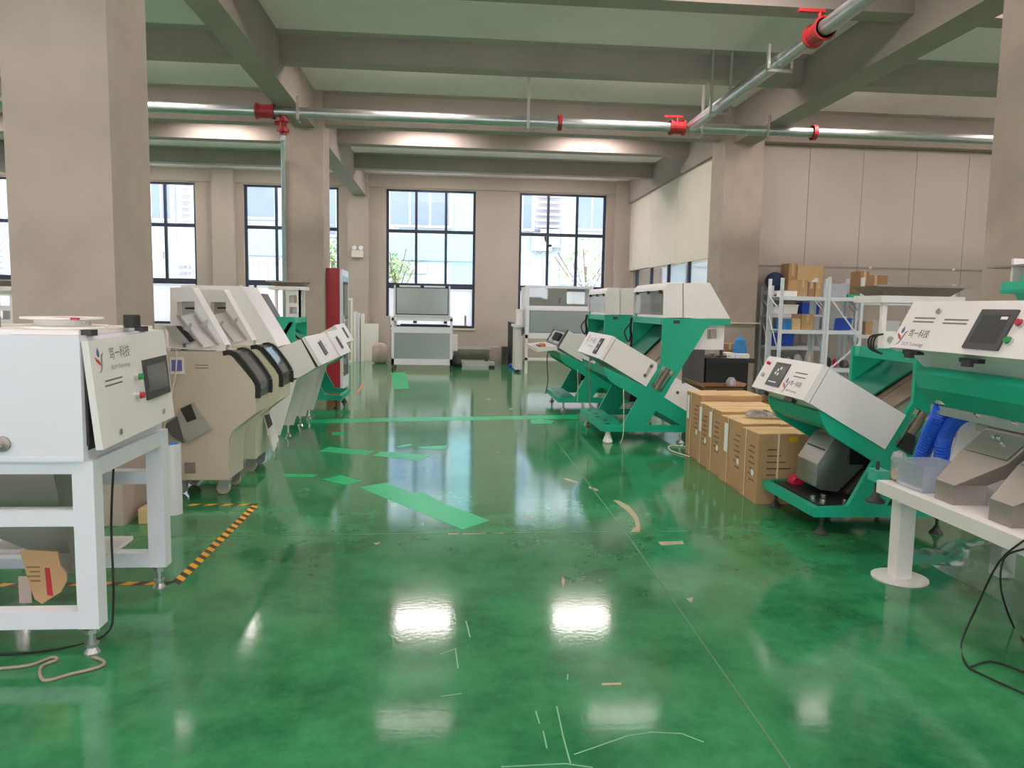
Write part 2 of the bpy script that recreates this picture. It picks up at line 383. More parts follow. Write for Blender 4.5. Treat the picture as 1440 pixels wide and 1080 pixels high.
# --- back wall with five windows
SILL, HEAD = .89, 4.59
WIN = [(-12.7,-10.25),(-9.1,-6.68),(-5.45,-2.97),(-1.72,.69),(1.88,4.28)]
bm = nb()
b_py(bm, [(XL,0),(XR,0),(XR,ZS),(XL,ZS)], YW, YW+.28, [[(a,SILL),(a,HEAD),(b,HEAD),(b,SILL)] for a,b in WIN])
struct('wall_back', bm, 'plaster', 0)
for x in (-6.2,-2.72,4.5):
    bm = nb(); b_box(bm, x,x+.55,YW-.22,YW,0,ZS); struct('wall_pilaster', bm, 'plaster', .012)
bm = nb(); b_box(bm, XL,4.9,YW-.06,YW,4.62,ZS); struct('wall_lintel', bm, 'plaster', .01)
TR1, TR2 = 3.5, 2.04
for i,(a,b) in enumerate(WIN):
    w = thing('window_%d'%(i+1), None, None, ((a+b)/2,YW,SILL)); tag(w, kind='structure')
    y0, y1 = YW+.1, YW+.17
    bm = nb(); b_py(bm, [(a,SILL),(b,SILL),(b,HEAD),(a,HEAD)], y0,y1, [[(a+.07,SILL+.06),(a+.07,HEAD-.05),(b-.07,HEAD-.05),(b-.07,SILL+.06)]]); obj('window_frame', bm, 'window_frame', w)
    for z, t in ((TR1,.055),(TR2,.09)): box('transom','window_frame', a+.07,b-.07,y0-.01,y1,z-t,z+t*.6, w)
    for k in (1,2):
        x = a+(b-a)*k/3; box('mullion','window_frame', x-.035,x+.035,y0,y1,TR2,HEAD-.05, w)
    box('mullion','window_frame', a+.22,a+.28,y0,y1,SILL,TR2-.05, w)
    for k in range(3):
        xa = a+.07+(b-a-.14)*k/3; xb = a+.07+(b-a-.14)*(k+1)/3
        box('pane','glass', xa,xb,YW+.13,YW+.138,TR1+.04,HEAD-.05, w, 0); box('pane','glass', xa,xb,YW+.13,YW+.138,TR2+.06,TR1-.06, w, 0)
        box('pane','frosted', xa,xb,YW+.13,YW+.138,SILL+.06,TR2-.1, w, 0)
    for k in (1,2): box('window_handle','cool_white', a+(b-a)*k/3+(.05 if k==1 else -.07),a+(b-a)*k/3+(.07 if k==1 else -.05),y0-.04,y0,2.6,2.78, w)
    bm = nb(); b_box(bm, a-.02,b+.02,YW-.03,YW+.1,SILL-.05,SILL); obj('window_sill', bm, 'cream_blind', w)
# --- right wall of the far bay: window below, boarded cream panel above
bm = nb(); b_px(bm, [(13.5,0),(YW,0),(YW,ZS),(13.5,ZS)], 4.95, 5.2, [[(14.3,.9),(14.3,2.6),(20.3,2.6),(20.3,.9)]]); struct('wall_right', bm, 'plaster')
w = thing('window_6', None, None, (5.0,17.3,.9)); tag(w, kind='structure')
bm = nb(); b_px(bm, [(14.3,.9),(20.3,.9),(20.3,2.6),(14.3,2.6)], 5.03,5.1, [[(14.36,.96),(14.36,2.55),(20.24,2.55),(20.24,.96)]]); obj('window_frame', bm, 'window_frame', w)
for y in (15.8,17.3,18.8): box('mullion','window_frame',5.03,5.1,y-.03,y+.03,.96,2.55,w)
for k in range(4): box('pane','glass',5.06,5.068,14.36+k*1.47,14.36+(k+1)*1.47,.96,2.55,w,0)
bl = thing('wall_panel', None, None, (4.93,17.3,2.5)); tag(bl, kind='structure')
for k in range(3): 
    y0 = 14.1+k*2.2; bm = nb(); b_box(bm, 4.9,4.945,y0+.004,y0+2.2-.004,2.5+.02*k,4.44+.06*k); obj('board', bm, 'cream_blind', bl, .003)
# --- partition wall of panels on the right, facing the room
bm = nb(); b_box(bm, 5.37,XR,13.32,13.5,0,ZS); pw = struct('wall_partition', bm, 'panel_wall')
for k in range(6):
    x0 = 5.38+k*1.0
    for z0,z1 in ((0.02,2.32),(2.335,4.44)):
        bm = nb(); b_box(bm, x0+.004,x0+.996,13.295,13.32,z0,z1); obj('wall_board', bm, 'panel_wall', pw, .003)
bm = nb(); b_box(bm, 5.37,XR,13.28,13.3,2.315,2.338); struct('trim_1', bm, 'dull_steel')
for x in (6.1,7.6,9.2): 
    bm = nb(); b_box(bm, x,x+.04,13.27,13.28,2.31,2.345); obj('trim_clip', bm, 'lens_white', pw)
bm = nb(); b_box(bm, 4.6,5.45,12.86,13.6,1.28,1.3); struct('trim_2', bm, 'cream_blind')
# --- unseen sides that close the room
bm = nb(); b_box(bm, XL-.2,XL,YB,YW,0,ZS); struct('wall_left', bm, 'wall_white')
bm = nb(); b_box(bm, XR,XR+.2,YB,13.5,0,ZS); struct('wall_side', bm, 'wall_white')
FW = [(-11.4,-9.2),(-7.8,-5.6),(-4.2,-2.0),(-.6,1.6),(3.0,5.2),(6.6,8.8)]
bm = nb(); b_py(bm, [(XL,0),(XR,0),(XR,ZS),(XL,ZS)], YB-.2, YB, [[(a,.9),(a,2.9),(b,2.9),(b,.9)] for a,b in FW]); struct('wall_front', bm, 'wall_white')
for i,(a,b) in enumerate(FW):
    w = thing('window_%d'%(i+7), None, None, ((a+b)/2,YB-.1,.7)); tag(w, kind='structure')
    bm = nb(); b_py(bm, [(a,.9),(b,.9),(b,2.9),(a,2.9)], YB-.13,YB-.07, [[(a+.06,.96),(a+.06,2.84),((a+b)/2-.03,2.84),((a+b)/2-.03,.96)],[((a+b)/2+.03,.96),((a+b)/2+.03,2.84),(b-.06,2.84),(b-.06,.96)]]); obj('window_frame', bm, 'window_frame', w)
    for xa,xb in ((a+.06,(a+b)/2-.03),((a+b)/2+.03,b-.06)): box('pane','glass', xa,xb,YB-.104,YB-.096,.96,2.84, w, 0)
# --- ceiling lamps: surface-mounted LED battens between the beams
for y in (-1.1,2.1,6.9,10.95,14.9,18.9):
    for x in (-10.8,-7.6,-4.4,-.47,2.78,6.05,9.3):
        if y > 13 and x > 4.9: continue
        wh = ('front bay' if y < 5 else 'bay before the pipe' if y < 9 else 'bay above the pipe' if y < 13 else 'far bay')
        t = thing('ceiling_lamp', 'white LED batten on the ceiling slab between two beams', 'lamp', (x,y,ZS), 'ceiling battens')
        box('lamp_housing','cool_white', x-.57,x+.57,y-.2,y+.2,ZS-.045,ZS-.001, t)
        box('lamp_diffuser','lamp_diffuser', x-.55,x+.55,y-.18,y+.18,ZS-.062,ZS-.045, t, 0)
# ================================================================== OUTSIDE
bm = nb(); b_box(bm, -40,30,YW+.3,60,-.3,-.1); tag(obj('ground', bm, 'ground', loc=(0,40,-.1)), kind='structure')
YF = 31.0
fb = thing('factory_building', 'pale neighbouring factory building beyond the windows', 'building', (-4,YF,-.1))
box('facade_wall','facade', -34,20,YF,YF+6,-.1,14, fb, 0)
def fwin(u0,u1,v0,v1,n):
    a = W(u0,v0,y=YF); b = W(u1,v1,y=YF); x0,x1,z1,z0 = a.x,b.x,a.z,b.z
    f = box('facade_window','facade_white', x0-.1,x1+.1,YF-.12,YF,z0-.1,z1+.1, fb, 0)
    for k in range(n):
        xa = x0+(x1-x0)*k/n+.04; xb = x0+(x1-x0)*(k+1)/n-.04
        box('facade_pane','facade_glass', xa,xb,YF-.14,YF-.1,z0,z1, f, 0)
def flouv(u0,u1,v0,v1):
    a = W(u0,v0,y=YF); b = W(u1,v1,y=YF); x0,x1,z1,z0 = a.x,b.x,a.z,b.z
    n = max(3,int((z1-z0)/.22))
    fr = box('louver_frame','facade_white', x0-.05,x1+.05,YF-.1,YF,z0-.05,z1+.05, fb, 0)
    for k in range(n):
        z = z0+(z1-z0)*k/n
        slab('louver_slat','facade_louver', [(x0,YF-.28,z),(x1,YF-.28,z),(x1,YF-.12,z+.14),(x0,YF-.12,z+.14)], .03, fr, 0)
fwin(548,633,262,318,3); fwin(735,748,262,322,1); fwin(812,852,262,322,2); flouv(753,790,262,322); flouv(252,272,240,312); fwin(212,242,240,308,2); fwin(346,388,255,306,1); fwin(462,474,255,330,1); flouv(-20,12,240,400)
flouv(250,274,365,392)
for kq,(u0,u1,v0,v1,m) in enumerate(((636,668,200,400,'facade_cyan'),(240,250,150,410,'facade_white'),(545,560,200,420,'facade_white'),(792,808,200,400,'facade_white'),(548,600,368,385,'facade_grey'),(545,668,330,368,'facade_cyan'),(342,400,318,360,'facade_cyan'))):
    a = W(u0,v0,y=YF); b = W(u1,v1,y=YF); box('facade_panel', m, a.x,b.x,YF-.03-.012*kq,YF,b.z,a.z, fb, 0)
for u,v in ((762,340),(774,335)):
    a = W(u,v,y=YF-.3); t = tag(box('outdoor_unit','facade_white', a.x-.4,a.x+.4,YF-.36,YF-.13,a.z-.35,a.z+.35, fb, .02))
    cyl('fan_grille','facade_grey',(a.x,YF-.39,a.z),(a.x,YF-.36,a.z),.26,t)
for u0,u1 in ((200,274),(342,400),(732,756),(800,852)):
    a = W(u0,366,y=26); b = W(u1,392,y=26)
    f = thing('metal_fence', {200:'bar fence outside the window beside the big column',342:'bar fence outside the window behind the slim column',732:'short bar fence outside behind the slim white cabinet',800:'bar fence outside below the branching tree'}[u0], 'fence', ((a.x+b.x)/2,26,-.1), 'fences outside')
    box('fence_base','facade_white', a.x,b.x,25.95,26.1,-.1,b.z-.3, f, 0)
    for z in (b.z-.2,a.z-.1): box('fence_rail','facade_grey', a.x,b.x,25.98,26.02,z,z+.06, f, 0)
    n = int((b.x-a.x)/.16)
    for k in range(n): box('fence_bar','facade_grey', a.x+k*.16,a.x+k*.16+.035,25.985,26.015,b.z-.3,a.z, f, 0)
def tree(u, v, Y, r, label):
    c = W(u,v,y=Y); t = thing('leafy_tree', label, 'tree', (c.x,Y,-.1))
    bm = nb(); b_tube(bm, smoothpath([(c.x,Y,-.1),(c.x+.1,Y,c.z*.5),(c.x-.05,Y,c.z)],4), .06, 7)
    for k in range(7):
        a = k*.9; b_tube(bm, smoothpath([(c.x,Y,c.z*.6+.08*k),(c.x+math.cos(a)*r*.5,Y+math.sin(a)*r*.3,c.z*.75+.1*k),(c.x+math.cos(a)*r,Y+math.sin(a)*r*.6,c.z+.12*k)],3), .022, 5)
    obj('trunk', bm, 'bark', t)
    bm = nb()
    for k in range(420):
        p = Vector((random.gauss(0,.5),random.gauss(0,.4),random.gauss(0,.45)))*r+Vector((c.x,Y,c.z))
        e = Vector((random.uniform(-1,1),random.uniform(-1,1),random.uniform(-1,1))).normalized()*.09; g = e.cross(Vector((random.uniform(-1,1),random.uniform(-1,1),1))).normalized()*.04
        bm.faces.new([bm.verts.new(q) for q in (p-e,p+g,p+e,p-g)])
    tag(obj('foliage', bm, 'leaf', t), kind='stuff')
tree(555,378,28.5,.7,'small leafy tree outside behind the far machine'); tree(825,375,28.6,1.3,'thin branching tree outside behind the white double hood machine'); tree(470,360,28.5,.8,'leafy tree outside seen past the column')
# ================================================================== GREEN SORTING MACHINES
def face_uv(fc, u, v):
    r = MX @ Vector(((u-CX)/F, (v-CY)/F, 1)); c = Vector((0,0,H))
    t = (fc.O-c).dot(fc.n)/r.dot(fc.n); q = c+r*t-fc.O
    return q.dot(fc.ex), q.dot(fc.ey)
def L2(pts): return [(W(u,v,y=8.2).x-1.774, W(u,v,y=8.2).z) for u,v in pts]
P_PLATE = L2([(932.5,447.5),(1027.5,448.7),(1027.5,456.7),(1000,457.5),(992,463),(985,476),(967,504),(933.4,558.3),(978,586),(978,608),(846.7,607),(846,599),(875.8,597.7),(897,560),(858,536.5),(853,529),(850,522),(849.6,516),(908.6,543.7),(929.8,509.5),(931.7,461.7)])
P_TRI = L2([(922.5,577.3),(909.4,597.7),(957.5,598.4)])
P_REC = L2([(932,514),(949,523),(930,552),(915,543.5)])
P_BOX = L2([(866.7,475.8),(924,510),(924,519),(908.6,543.7),(848,507)])
P_LOW = L2([(950,531),(998,555.4),(970.6,583),(934,559)])
def sorter(label, X0, y0, y1, sgn=1, kind='hood', pbox=None, ztop=None, group=None, lid='shut', cheeks=True, hzt=.38, tx=(.46,1.34), base='plate', boxout=.0, cutports=True):
    t = thing('sorting_machine', label, 'sorter', (X0,y0,0), group)
    k = 1 if ztop is None else (ztop-.97)/(1.41-.97)
    def T(pts): return [(X0+sgn*a, (b if b < .97 else .97+(b-.97)*k)) for a,b in pts]
    X = lambda a: X0+sgn*a
    def bx(name, m, a0,a1,ya,yb,z0,z1,par=t,bev=.004):
        return box(name, m, min(X(a0),X(a1)),max(X(a0),X(a1)),ya,yb,z0,z1,par,bev)
    ZT = 1.41 if ztop is None else ztop
    for ya,yb in ((y0,y0+.035),(y1-.035,y1)):
        plateY('side_plate','green_paint',T(P_PLATE),ya,yb,t,[T(P_TRI),T(P_REC)],0)
    # control box and its lid
    pb = pbox or P_BOX
    plateY('control_box','white_paint',[(X(a),b) for a,b in pb],y0-boxout,y1+.004,t,(),.006)
    top, bot = Vector(pb[0]), Vector(pb[-1]); d = (top-bot).normalized(); n = Vector((-d.y,d.x))
    if lid == 'shut':
        q = [bot-d*.004+n*.006, top+d*.004+n*.006, top+d*.002+n*.05, bot-d*.004+n*.05]
        ld = plateY('lid','white_paint',[(X(p.x),p.y) for p in q],y0-boxout-.004,y1+.008,t,(),.008)
        a = bot-d*.004+n*.0505; b = top+n*.0505; ya,yb = y0-boxout,y1
        if sgn > 0: fc = Face((X(a.x),yb,a.y),(X(a.x),ya,a.y),(X(b.x),yb,b.y))
        else: fc = Face((X(a.x),ya,a.y),(X(a.x),yb,a.y),(X(b.x),ya,b.y))
    else:
        q = [bot+n*.002,top+n*.002,top+n*.03,bot+n*.03]; hq = [bot+d*.03+n*.001,top-d*.03+n*.001]
        bm = nb(); fc0 = Face((X(bot.x),y1,bot.y),(X(bot.x),y0,bot.y),(X(top.x),y1,top.y)); w,h = fc0.w,fc0.h
        b_poly(bm, lambda a,b,c: fc0.p(a,b,c), [(0,0),(w,0),(w,h),(0,h)], 0,.03, [[(.05,.04),(.05,h-.04),(w-.05,h-.04),(w-.05,.04)]]); obj('box_rim',bm,'dark_grey',t)
        fc0.box('component_plate','silver',.05,w-.05,.04,h-.04,.001,.006,t)
        for s in (.5,.65,.8):
            c0 = fc0.p(w*s,h*.72,.03); c1 = fc0.p(w*s-.02,h*.3,.03); cyl('contactor','black_plastic',c0,c1,.035,t)
        fc0.box('terminal_block','grey_bin',w*.12,w*.42,h*.2,h*.4,.006,.03,t); fc0.box('terminal_block','grey_bin',w*.12,w*.42,h*.55,h*.75,.006,.03,t)
        # opened lid hanging out over the aisle
        e = Vector((X(bot.x-.30)-X(bot.x),0,-.03)).normalized(); p = Vector((X(bot.x-.02),y1,bot.y+.0))
        lf = Face(p, (p.x,y0,p.z), tuple(p+e*.3)); s_ = 1 if lf.n.z > 0 else -1
        lo = lf.box('lid','white_paint',0,lf.w,0,.3,-.035*s_,-.02*s_,t,.004)
        for a0,a1,b0,b1 in ((0,lf.w,0,.015),(0,lf.w,.285,.3),(0,.015,.015,.285),(lf.w-.015,lf.w,.015,.285)): lf.box('lid_rim','white_paint',a0,a1,b0,b1,-.02*s_,.02*s_,lo)
        lf.box('circuit_board','dull_steel',.15,lf.w*.75,.06,.24,-.019*s_,.0,lo); lf.box('circuit_board','screen_bezel',lf.w*.3,lf.w*.6,.1,.2,.001*s_,.02*s_,lo)
        for a0 in (.5,.62): lf.box('relay','orange_mark',lf.w*a0,lf.w*a0+.07,.11,.18,.0,.05*s_,lo)
        ld, fc = lo, lf
    bm = nb()  # green apron joining the two plates under the lid
    ap = [Vector(P_PLATE[17])+Vector((0,-.01)), Vector(P_PLATE[15])]
    b_py(bm, [(X(ap[0].x),ap[0].y),(X(ap[0].x+.09),ap[0].y-.055),(X(ap[1].x+.09),ap[1].y-.05),(X(ap[1].x),ap[1].y)], y0+.035,y1-.035); obj('apron',bm,'green_paint',t)
    plateY('lower_box','white_paint',[(X(a),b) for a,b in P_LOW],y0+.004,y1-.004,t,(),.006)
    if cutports:
        for p in (P_BOX[3],):
            for q in ((.40,.77),(.47,.87)): cyl('port','dark_grey',(X(q[0]),y0-boxout-.004,q[1]),(X(q[0]),y0-boxout+.002,q[1]),.018,t)
            bm = nb(); cc = [(.385,.745),(.415,.735),(.5,.88),(.485,.905),(.455,.895)]; b_py(bm,[(X(a),b) for a,b in cc],y0-boxout-.002,y0); obj('port_plate','x' if 0 else bm,'silver',t) if 0 else obj('port_plate',bm,'silver',t)
            for q in ((.78,.58),(.84,.70)): cyl('port','dark_grey',(X(q[0]),y0-.002,q[1]),(X(q[0]),y0+.006,q[1]),.018,t)
    # feed chutes
    for j in range(3):
        ya = y0+.06+(y1-y0-.12)*j/3; yb = y0+.06+(y1-y0-.12)*(j+1)/3-.015
        slab('chute','chute_brown',[(X(.98),ya,ZT-.06),(X(.98),yb,ZT-.06),(X(.46),yb,.84),(X(.46),ya,.84)],.02*sgn,t)
    yc = y0+(y1-y0)*.42
    slab('chute_cover','dark_green',[(X(.95),yc,ZT-.03),(X(.95),y1-.04,ZT-.03),(X(.44),y1-.04,.87),(X(.44),yc,.87)],.012*sgn,t)
    bx('cross_beam','green_paint',.586,.64,y0+.035,y1-.035,ZT-.075,ZT)
    for yy in (y0+.1,y1-.1): cyl('eyelet','pale_green',(X(.58),yy,ZT-.03),(X(.586),yy,ZT-.03),.03,t)
    # little actuator seen in the leg opening
    c = [Vector(q) for q in P_REC]
    bm = nb(); b_cyl(bm,(X((c[0].x+c[1].x)/2),y0+.017,(c[0].y+c[1].y)/2),(X((c[2].x+c[3].x)/2),y0+.017,(c[2].y+c[3].y)/2),.03,n=10); obj('air_cylinder',bm,'chute_brown',t)
    sh = [(q-(c[0]+c[1]+c[2]+c[3])/4)*.62+(c[0]+c[1]+c[2]+c[3])/4 for q in c]
    bm = nb()
    for i in range(4): b_cyl(bm,(X(sh[i].x),y0+.02,sh[i].y),(X(sh[(i+1)%4].x),y0+.02,sh[(i+1)%4].y),.008,n=6)
    obj('bracket',bm,'pale_green',t)
    if kind == 'hood':
        hz = lambda pts: [(X(a),b) for a,b in L2(pts)]
        plateY('hood','white_paint',hz([(960,446.7),(960,398),(998,397.5),(1027,448)]),y0,y1,t,(),.01)
        for ya,yb in ((y0,y0+.02),(y1-.02,y1)): plateY('hood_side','white_paint',hz([(932.7,446.7),(933.5,409),(935,404),(940,398),(961,398),(961,446.7)]),ya,yb,t)
        plateY('hood_roof','white_paint',hz([(933.5,408),(935,403),(940,397.2),(962,397.2),(962,399.5),(941,400),(936,406)]),y0+.02,y1-.02,t)
        bx('hood_sill','white_paint',.59,.62,y0+.02,y1-.02,ZT,ZT+.03)
        bx('hood_window','acrylic',.594,.600,y0+.03,y1-.03,ZT+.03,1.70)
        bx('vibrator_tray','steel',.66,.83,y0+.1,y1-.1,ZT+.06,ZT+.16)
        for s in (.12,.5,.88): yy = y0+(y1-y0)*s; bx('latch','dark_metal',.575,.60,yy-.025,yy+.025,1.68,1.72)
        tube('gas_strut','dark_metal',[(X(.62),y0+.2,1.69),(X(.64),y0+.24,1.56)],.008,t,k=1)
        bx('green_knob','green_paint',.57,.594,y0+(y1-y0)*.85,y0+(y1-y0)*.92,ZT+.005,ZT+.04)
        bm = nb(); hw = L2([(978,491.7),(996,458),(1021.7,457.7),(1020,492.5)]); hh = L2([(997,463),(1010.5,463),(1010.5,477),(997,477)])
        b_py(bm,[(X(a),b) for a,b in hw],y0+.06,y0+.08,[[(X(a),b) for a,b in hh]]); rb = obj('rear_cover',bm,'white_paint',t)
        bx('rear_drive','silver',.95,1.2,y0+.2,y0+.5,1.1,1.3,rb)
        bx('rear_post','dark_metal',1.285,1.31,y0+.08,y0+.12,1.0,1.34)
        bx('cable_gland','dark_metal',.70,.77,y0-.006,y0+.002,ZT-.06,ZT-.025)
        pts = [(X(.57),y1-.02,ZT-.02),(X(.55),y1-.06,ZT-.15),(X(.58),y1-.02,1.1),(X(.56),y1-.05,.92)]
        for j in range(2): tube('hanging_cable','black_rubber',[(p[0]-.02*j,p[1]-.03*j,p[2]) for p in pts],.011,t)
        tube('hanging_cable','black_rubber',[(X(.54),y1-.03,ZT-.1),(X(.47),y1-.05,ZT-.2),(X(.53),y1-.04,ZT-.33),(X(.56),y1-.03,ZT-.22)],.01,t)
    else:
        # open white frame carrying a steel tray
        za, zb = ZT, ZT+hzt
        ya, yb = y1-.36, y1-.04; ta, tb_ = tx
        for yy in ((ya,yb-.012) if cheeks else ()):
            pl = [(X(.60),za),(X(.82),za),(X(.82),zb),(X(.60),zb)]
            hs = [[(X(.66),za+.05),(X(.77),za+.05),(X(.77),za+.15),(X(.66),za+.15)],[(X(.66),za+.21),(X(.77),za+.21),(X(.77),za+.32),(X(.66),za+.32)]]
            plateY('hopper_cheek','white_paint',pl,yy,yy+.012,t,hs,0)
        bx('feeder_drive','silver',.66,.80,ya+.1,yb-.1,za+.02,za+.2)
        for a_ in (.60,tb_-.16):
            bx('hopper_post','white_paint',a_,a_+.035,ya,ya+.035,za,zb)
        bx('hopper_shelf','white_paint',ta+.04,tb_-.04,ya-.03,yb+.03,zb,zb+.05)
        bm = nb(); z0 = zb+.05
        A = [(X(ta+.10),ya+.03,z0),(X(tb_-.12),ya+.03,z0),(X(tb_-.12),yb-.03,z0),(X(ta+.10),yb-.03,z0)]; Bq = [(X(ta+.02),ya-.02,z0+.07),(X(tb_-.02),ya-.02,z0+.07),(X(tb_-.02),yb+.05,z0+.07),(X(ta+.02),yb+.05,z0+.07)]
        va = [bm.verts.new(p) for p in A]; vb = [bm.verts.new(p) for p in Bq]
        bm.faces.new(va)
        for i in range(4): bm.faces.new((va[i],va[(i+1)%4],vb[(i+1)%4],vb[i]))
        r_ = bmesh.ops.solidify(bm, geom=bm.faces[:], thickness=.006); obj('feed_tray',bm,'dull_steel',t)
        bx('tray_rim','dull_steel',ta,tb_,ya-.035,ya-.02,z0+.062,z0+.078)
        for s in (.3,): slab('brace','green_paint',[(X(.60),y0+.02,ZT-.06),(X(.66),y0+.02,ZT-.06),(X(.86),y0+.02,ZT-.40),(X(.80),y0+.02,ZT-.40)],.02,t)
    # base
    if base == 'plate':
        bs = bx('base_plate','green_paint',-.06,.2,y0+.035,y1-.035,.165,.2)
        n = 5
        for i in range(n):
            yy = y0+.16+(y1-y0-.3)*i/(n-1)
            for a_ in (.0,): bx('slot','black_plastic',-.0+.03*(i%2),.05+.03*(i%2),yy-.05,yy+.03,.199,.2012,bs,0)
    bx('front_rail','green_paint',-.069,-.02,y0+.035,y1-.035,.135,.199)
    bx('rear_rail','green_paint',.88,.93,y0+.035,y1-.035,.134,.2)
    bm = nb()
    for a_,yy in ((0.02,y0+.06),(0.02,y1-.06),(.85,y0+.06),(.85,y1-.06)): 
        bm = nb(); b_foot(bm, X(a_), yy, .134, .045); obj('foot',bm,'dark_metal' if kind!='hood' else 'galv',t,smooth=False)
    bx('motor','black_plastic',.30,.55,y0+.25,y0+.6,.44,.60)
    return t, ld, fc, X
def panel_print(fc, par, s0, size=1.0, xs=1.0):
    """vents, logo and firm name, s0 = start along the panel"""
    w,h = fc.w,fc.h
    for j in range(2): fc.box('vent_slot','ink_grey',s0+.02,s0+.02+.22*size,h*.66-.03*j,h*.66-.03*j+.007,0,.001,par)
    logo(fc, s0-.09*size, h*.05, .15*size, par)
    fc.text('firm_name','ink_black','笃一科技',.052*size,s0+.03,h*.30,par,xs=xs)
    fc.text('firm_name','ink_grey','DUYI Technology',.028*size,s0+.02,h*.12,par,xs=xs)
# --- R2, the big sorter with the white hood by the cartons, and R3 behind it with its control box open
t2, ld, fc, X = sorter('green framed sorter with white hood and shut control box beside the cartons', 1.774, 8.2, 9.6, 1, group='green sorters of the aisle')
a0,b0 = face_uv(fc,840,495); a1,b1 = face_uv(fc,852.5,474)
fc.box('display','black_plastic',fc.w*.66,fc.w*.80,fc.h*.12,fc.h*.82,0,.006,ld)
fc.box('display_icon','silver',fc.w*.69,fc.w*.75,fc.h*.28,fc.h*.38,.006,.007,ld); fc.box('display_icon','silver',fc.w*.69,fc.w*.75,fc.h*.55,fc.h*.65,.006,.007,ld)
fc.text('firm_name','ink_grey','笃一科技',.075,fc.w*.26,fc.h*.55,ld,xs=1.2); fc.text('firm_name','ink_grey','DUYI Technology',.035,fc.w*.28,fc.h*.35,ld,xs=1.3)
logo(fc, fc.w*.12, fc.h*.4, .14, ld)
tube('hanging_cord','dull_steel',[(1.70,8.95,.95),(1.68,8.95,.78),(1.70,8.95,.5),(1.72,8.95,.33),(1.86,8.9,.26)],.008,t2)
tube('hanging_cord','strap',[(1.93,8.17,.62),(1.94,8.16,.35),(1.935,8.14,.1),(1.90,8.13,.01)],.004,t2)
bm = nb(); b_lathe(bm,(1.79,8.26,0),[(.05,0),(.058,.015),(.045,.05),(.03,.09),(.028,.125)],9); tag(obj('plastic_wrap',bm,'paper_white',t2))
t3, ld3, fc3, X3 = sorter('green framed sorter with its control box lid hanging open', 1.65, 10.75, 12.1, 1, group='green sorters of the aisle', lid='open')
tube('hanging_cord','dark_grey',[(1.5,11.3,.9),(1.48,11.3,.7),(1.5,11.3,.4),(1.47,11.3,.2)],.009,t3)
tube('hanging_cord','strap',[(1.85,10.72,.62),(1.86,10.71,.35),(1.855,10.70,.15)],.004,t3)
# --- R1, the smaller sorter with the steel outlet
pb1 = [(W(u,v,y=4.74).x-2.511, W(u,v,y=4.74).z) for u,v in ((1166.5,518),(1274,583.8),(1244.5,631.8),(1138.3,567))]
t1, ld, fc, X = sorter('narrow green sorter with touch screen and folded steel outlet next to the cartons', 2.511, 4.75, 5.58, 1, kind='tray', pbox=pb1, ztop=1.25, cheeks=False, hzt=.33, tx=(.53,1.24), base='open', boxout=.012, cutports=False)
def put(fc, par, name, m, u0,v0,u1,v1,c0,c1, bev=0):
    a0,b0 = face_uv(fc,u0,v0); a1,b1 = face_uv(fc,u1,v1)
    return fc.box(name,m,min(a0,a1),max(a0,a1),min(b0,b1),max(b0,b1),c0,c1,par,bev)
w,h = fc.w,fc.h
sb = fc.box('touch_screen','screen_bezel',w*.235,w*.50,h*.16,h*.86,0,.008,ld,.003)
fc.box('screen','screen_glass',w*.26,w*.475,h*.25,h*.76,.008,.0085,sb); fc.box('screen_bar','lens_white',w*.27,w*.42,h*.26,h*.285,.0085,.009,sb)
for a,b in ((.33,.6),(.37,.66),(.31,.5),(.36,.48)): fc.box('screen_icon','lens_white',w*a,w*a+.02,h*b,h*b+.02,.0085,.009,sb)
panel_print(fc, ld, w*.62, .8)
p = fc.p(w*.1,h*.42); cyl('knob','galv',p,p+fc.n*.02,.016,ld); p = fc.p(w*.1,h*.78); cyl('key_switch','red_button',p,p+fc.n*.025,.012,ld)
for s in (.22,.75): fc.box('hasp','black_plastic',w*s-.06,w*s+.06,-.03,-.005,-.04,-.005,t1)
xf = lambda a: 2.511+a
# folded steel outlet hopper: faceted body resting on a black tray
def P1(u,v,y): q = W(u,v,y=y); return q
ya, yb = 5.04, 5.36
bm = nb()
pr = XZ([(1158,604),(1122,641),(1119,688),(1128,697),(1150,700),(1196,668),(1206,640),(1200,604)], 5.0)
ox = W(1148,680,y=5.04).x; yb = W(1120,668,x=ox).y; o0 = W(1149,653,y=5.04); o1 = W(1176,614,y=5.04)
st = [(o1.x,o1.z),(ox,o0.z),(ox,.27),(ox+.03,.25),(ox+.16,.235),(ox+.34,.42),(ox+.40,.6),(o1.x+.2,o1.z+.02)]
b_py(bm, st, ya, yb); ho = obj('steel_outlet',bm,'steel',t1,.004)
bm = nb(); b_py(bm, [((ox+o1.x)/2-.006,(o0.z+o1.z)/2-.006),((ox+o1.x)/2-.003,(o0.z+o1.z)/2-.008),((ox+o1.x)/2+.003,(o0.z+o1.z)/2+.0),((ox+o1.x)/2,(o0.z+o1.z)/2+.004)], ya+.02,yb-.02); obj('outlet_seam',bm,'dark_metal',ho)
bm = nb(); b_py(bm, [(ox+.2,.235),(ox+.38,.44),(ox+.42,.235)], ya-.06,yb); obj('outlet_wing',bm,'dark_metal',ho)
box('black_tray','black_plastic',2.50,3.1,4.80,5.5,.17,.205,t1)
for x,y in ((2.50,4.93),(2.52,4.84),(2.68,4.84),(2.60,4.98)): cyl('bolt','chrome',(x+.03,y,.205),(x+.03,y,.235),.02,t1)
bm = nb(); rw = W(1119,676,y=yb+.09); b_lathe(bm,(rw.x,yb+.09,rw.z),[(.04,-.05),(.05,-.03),(.052,0),(.05,.03),(.03,.05)],14,'y'); obj('red_wheel',bm,'red_button',t1)
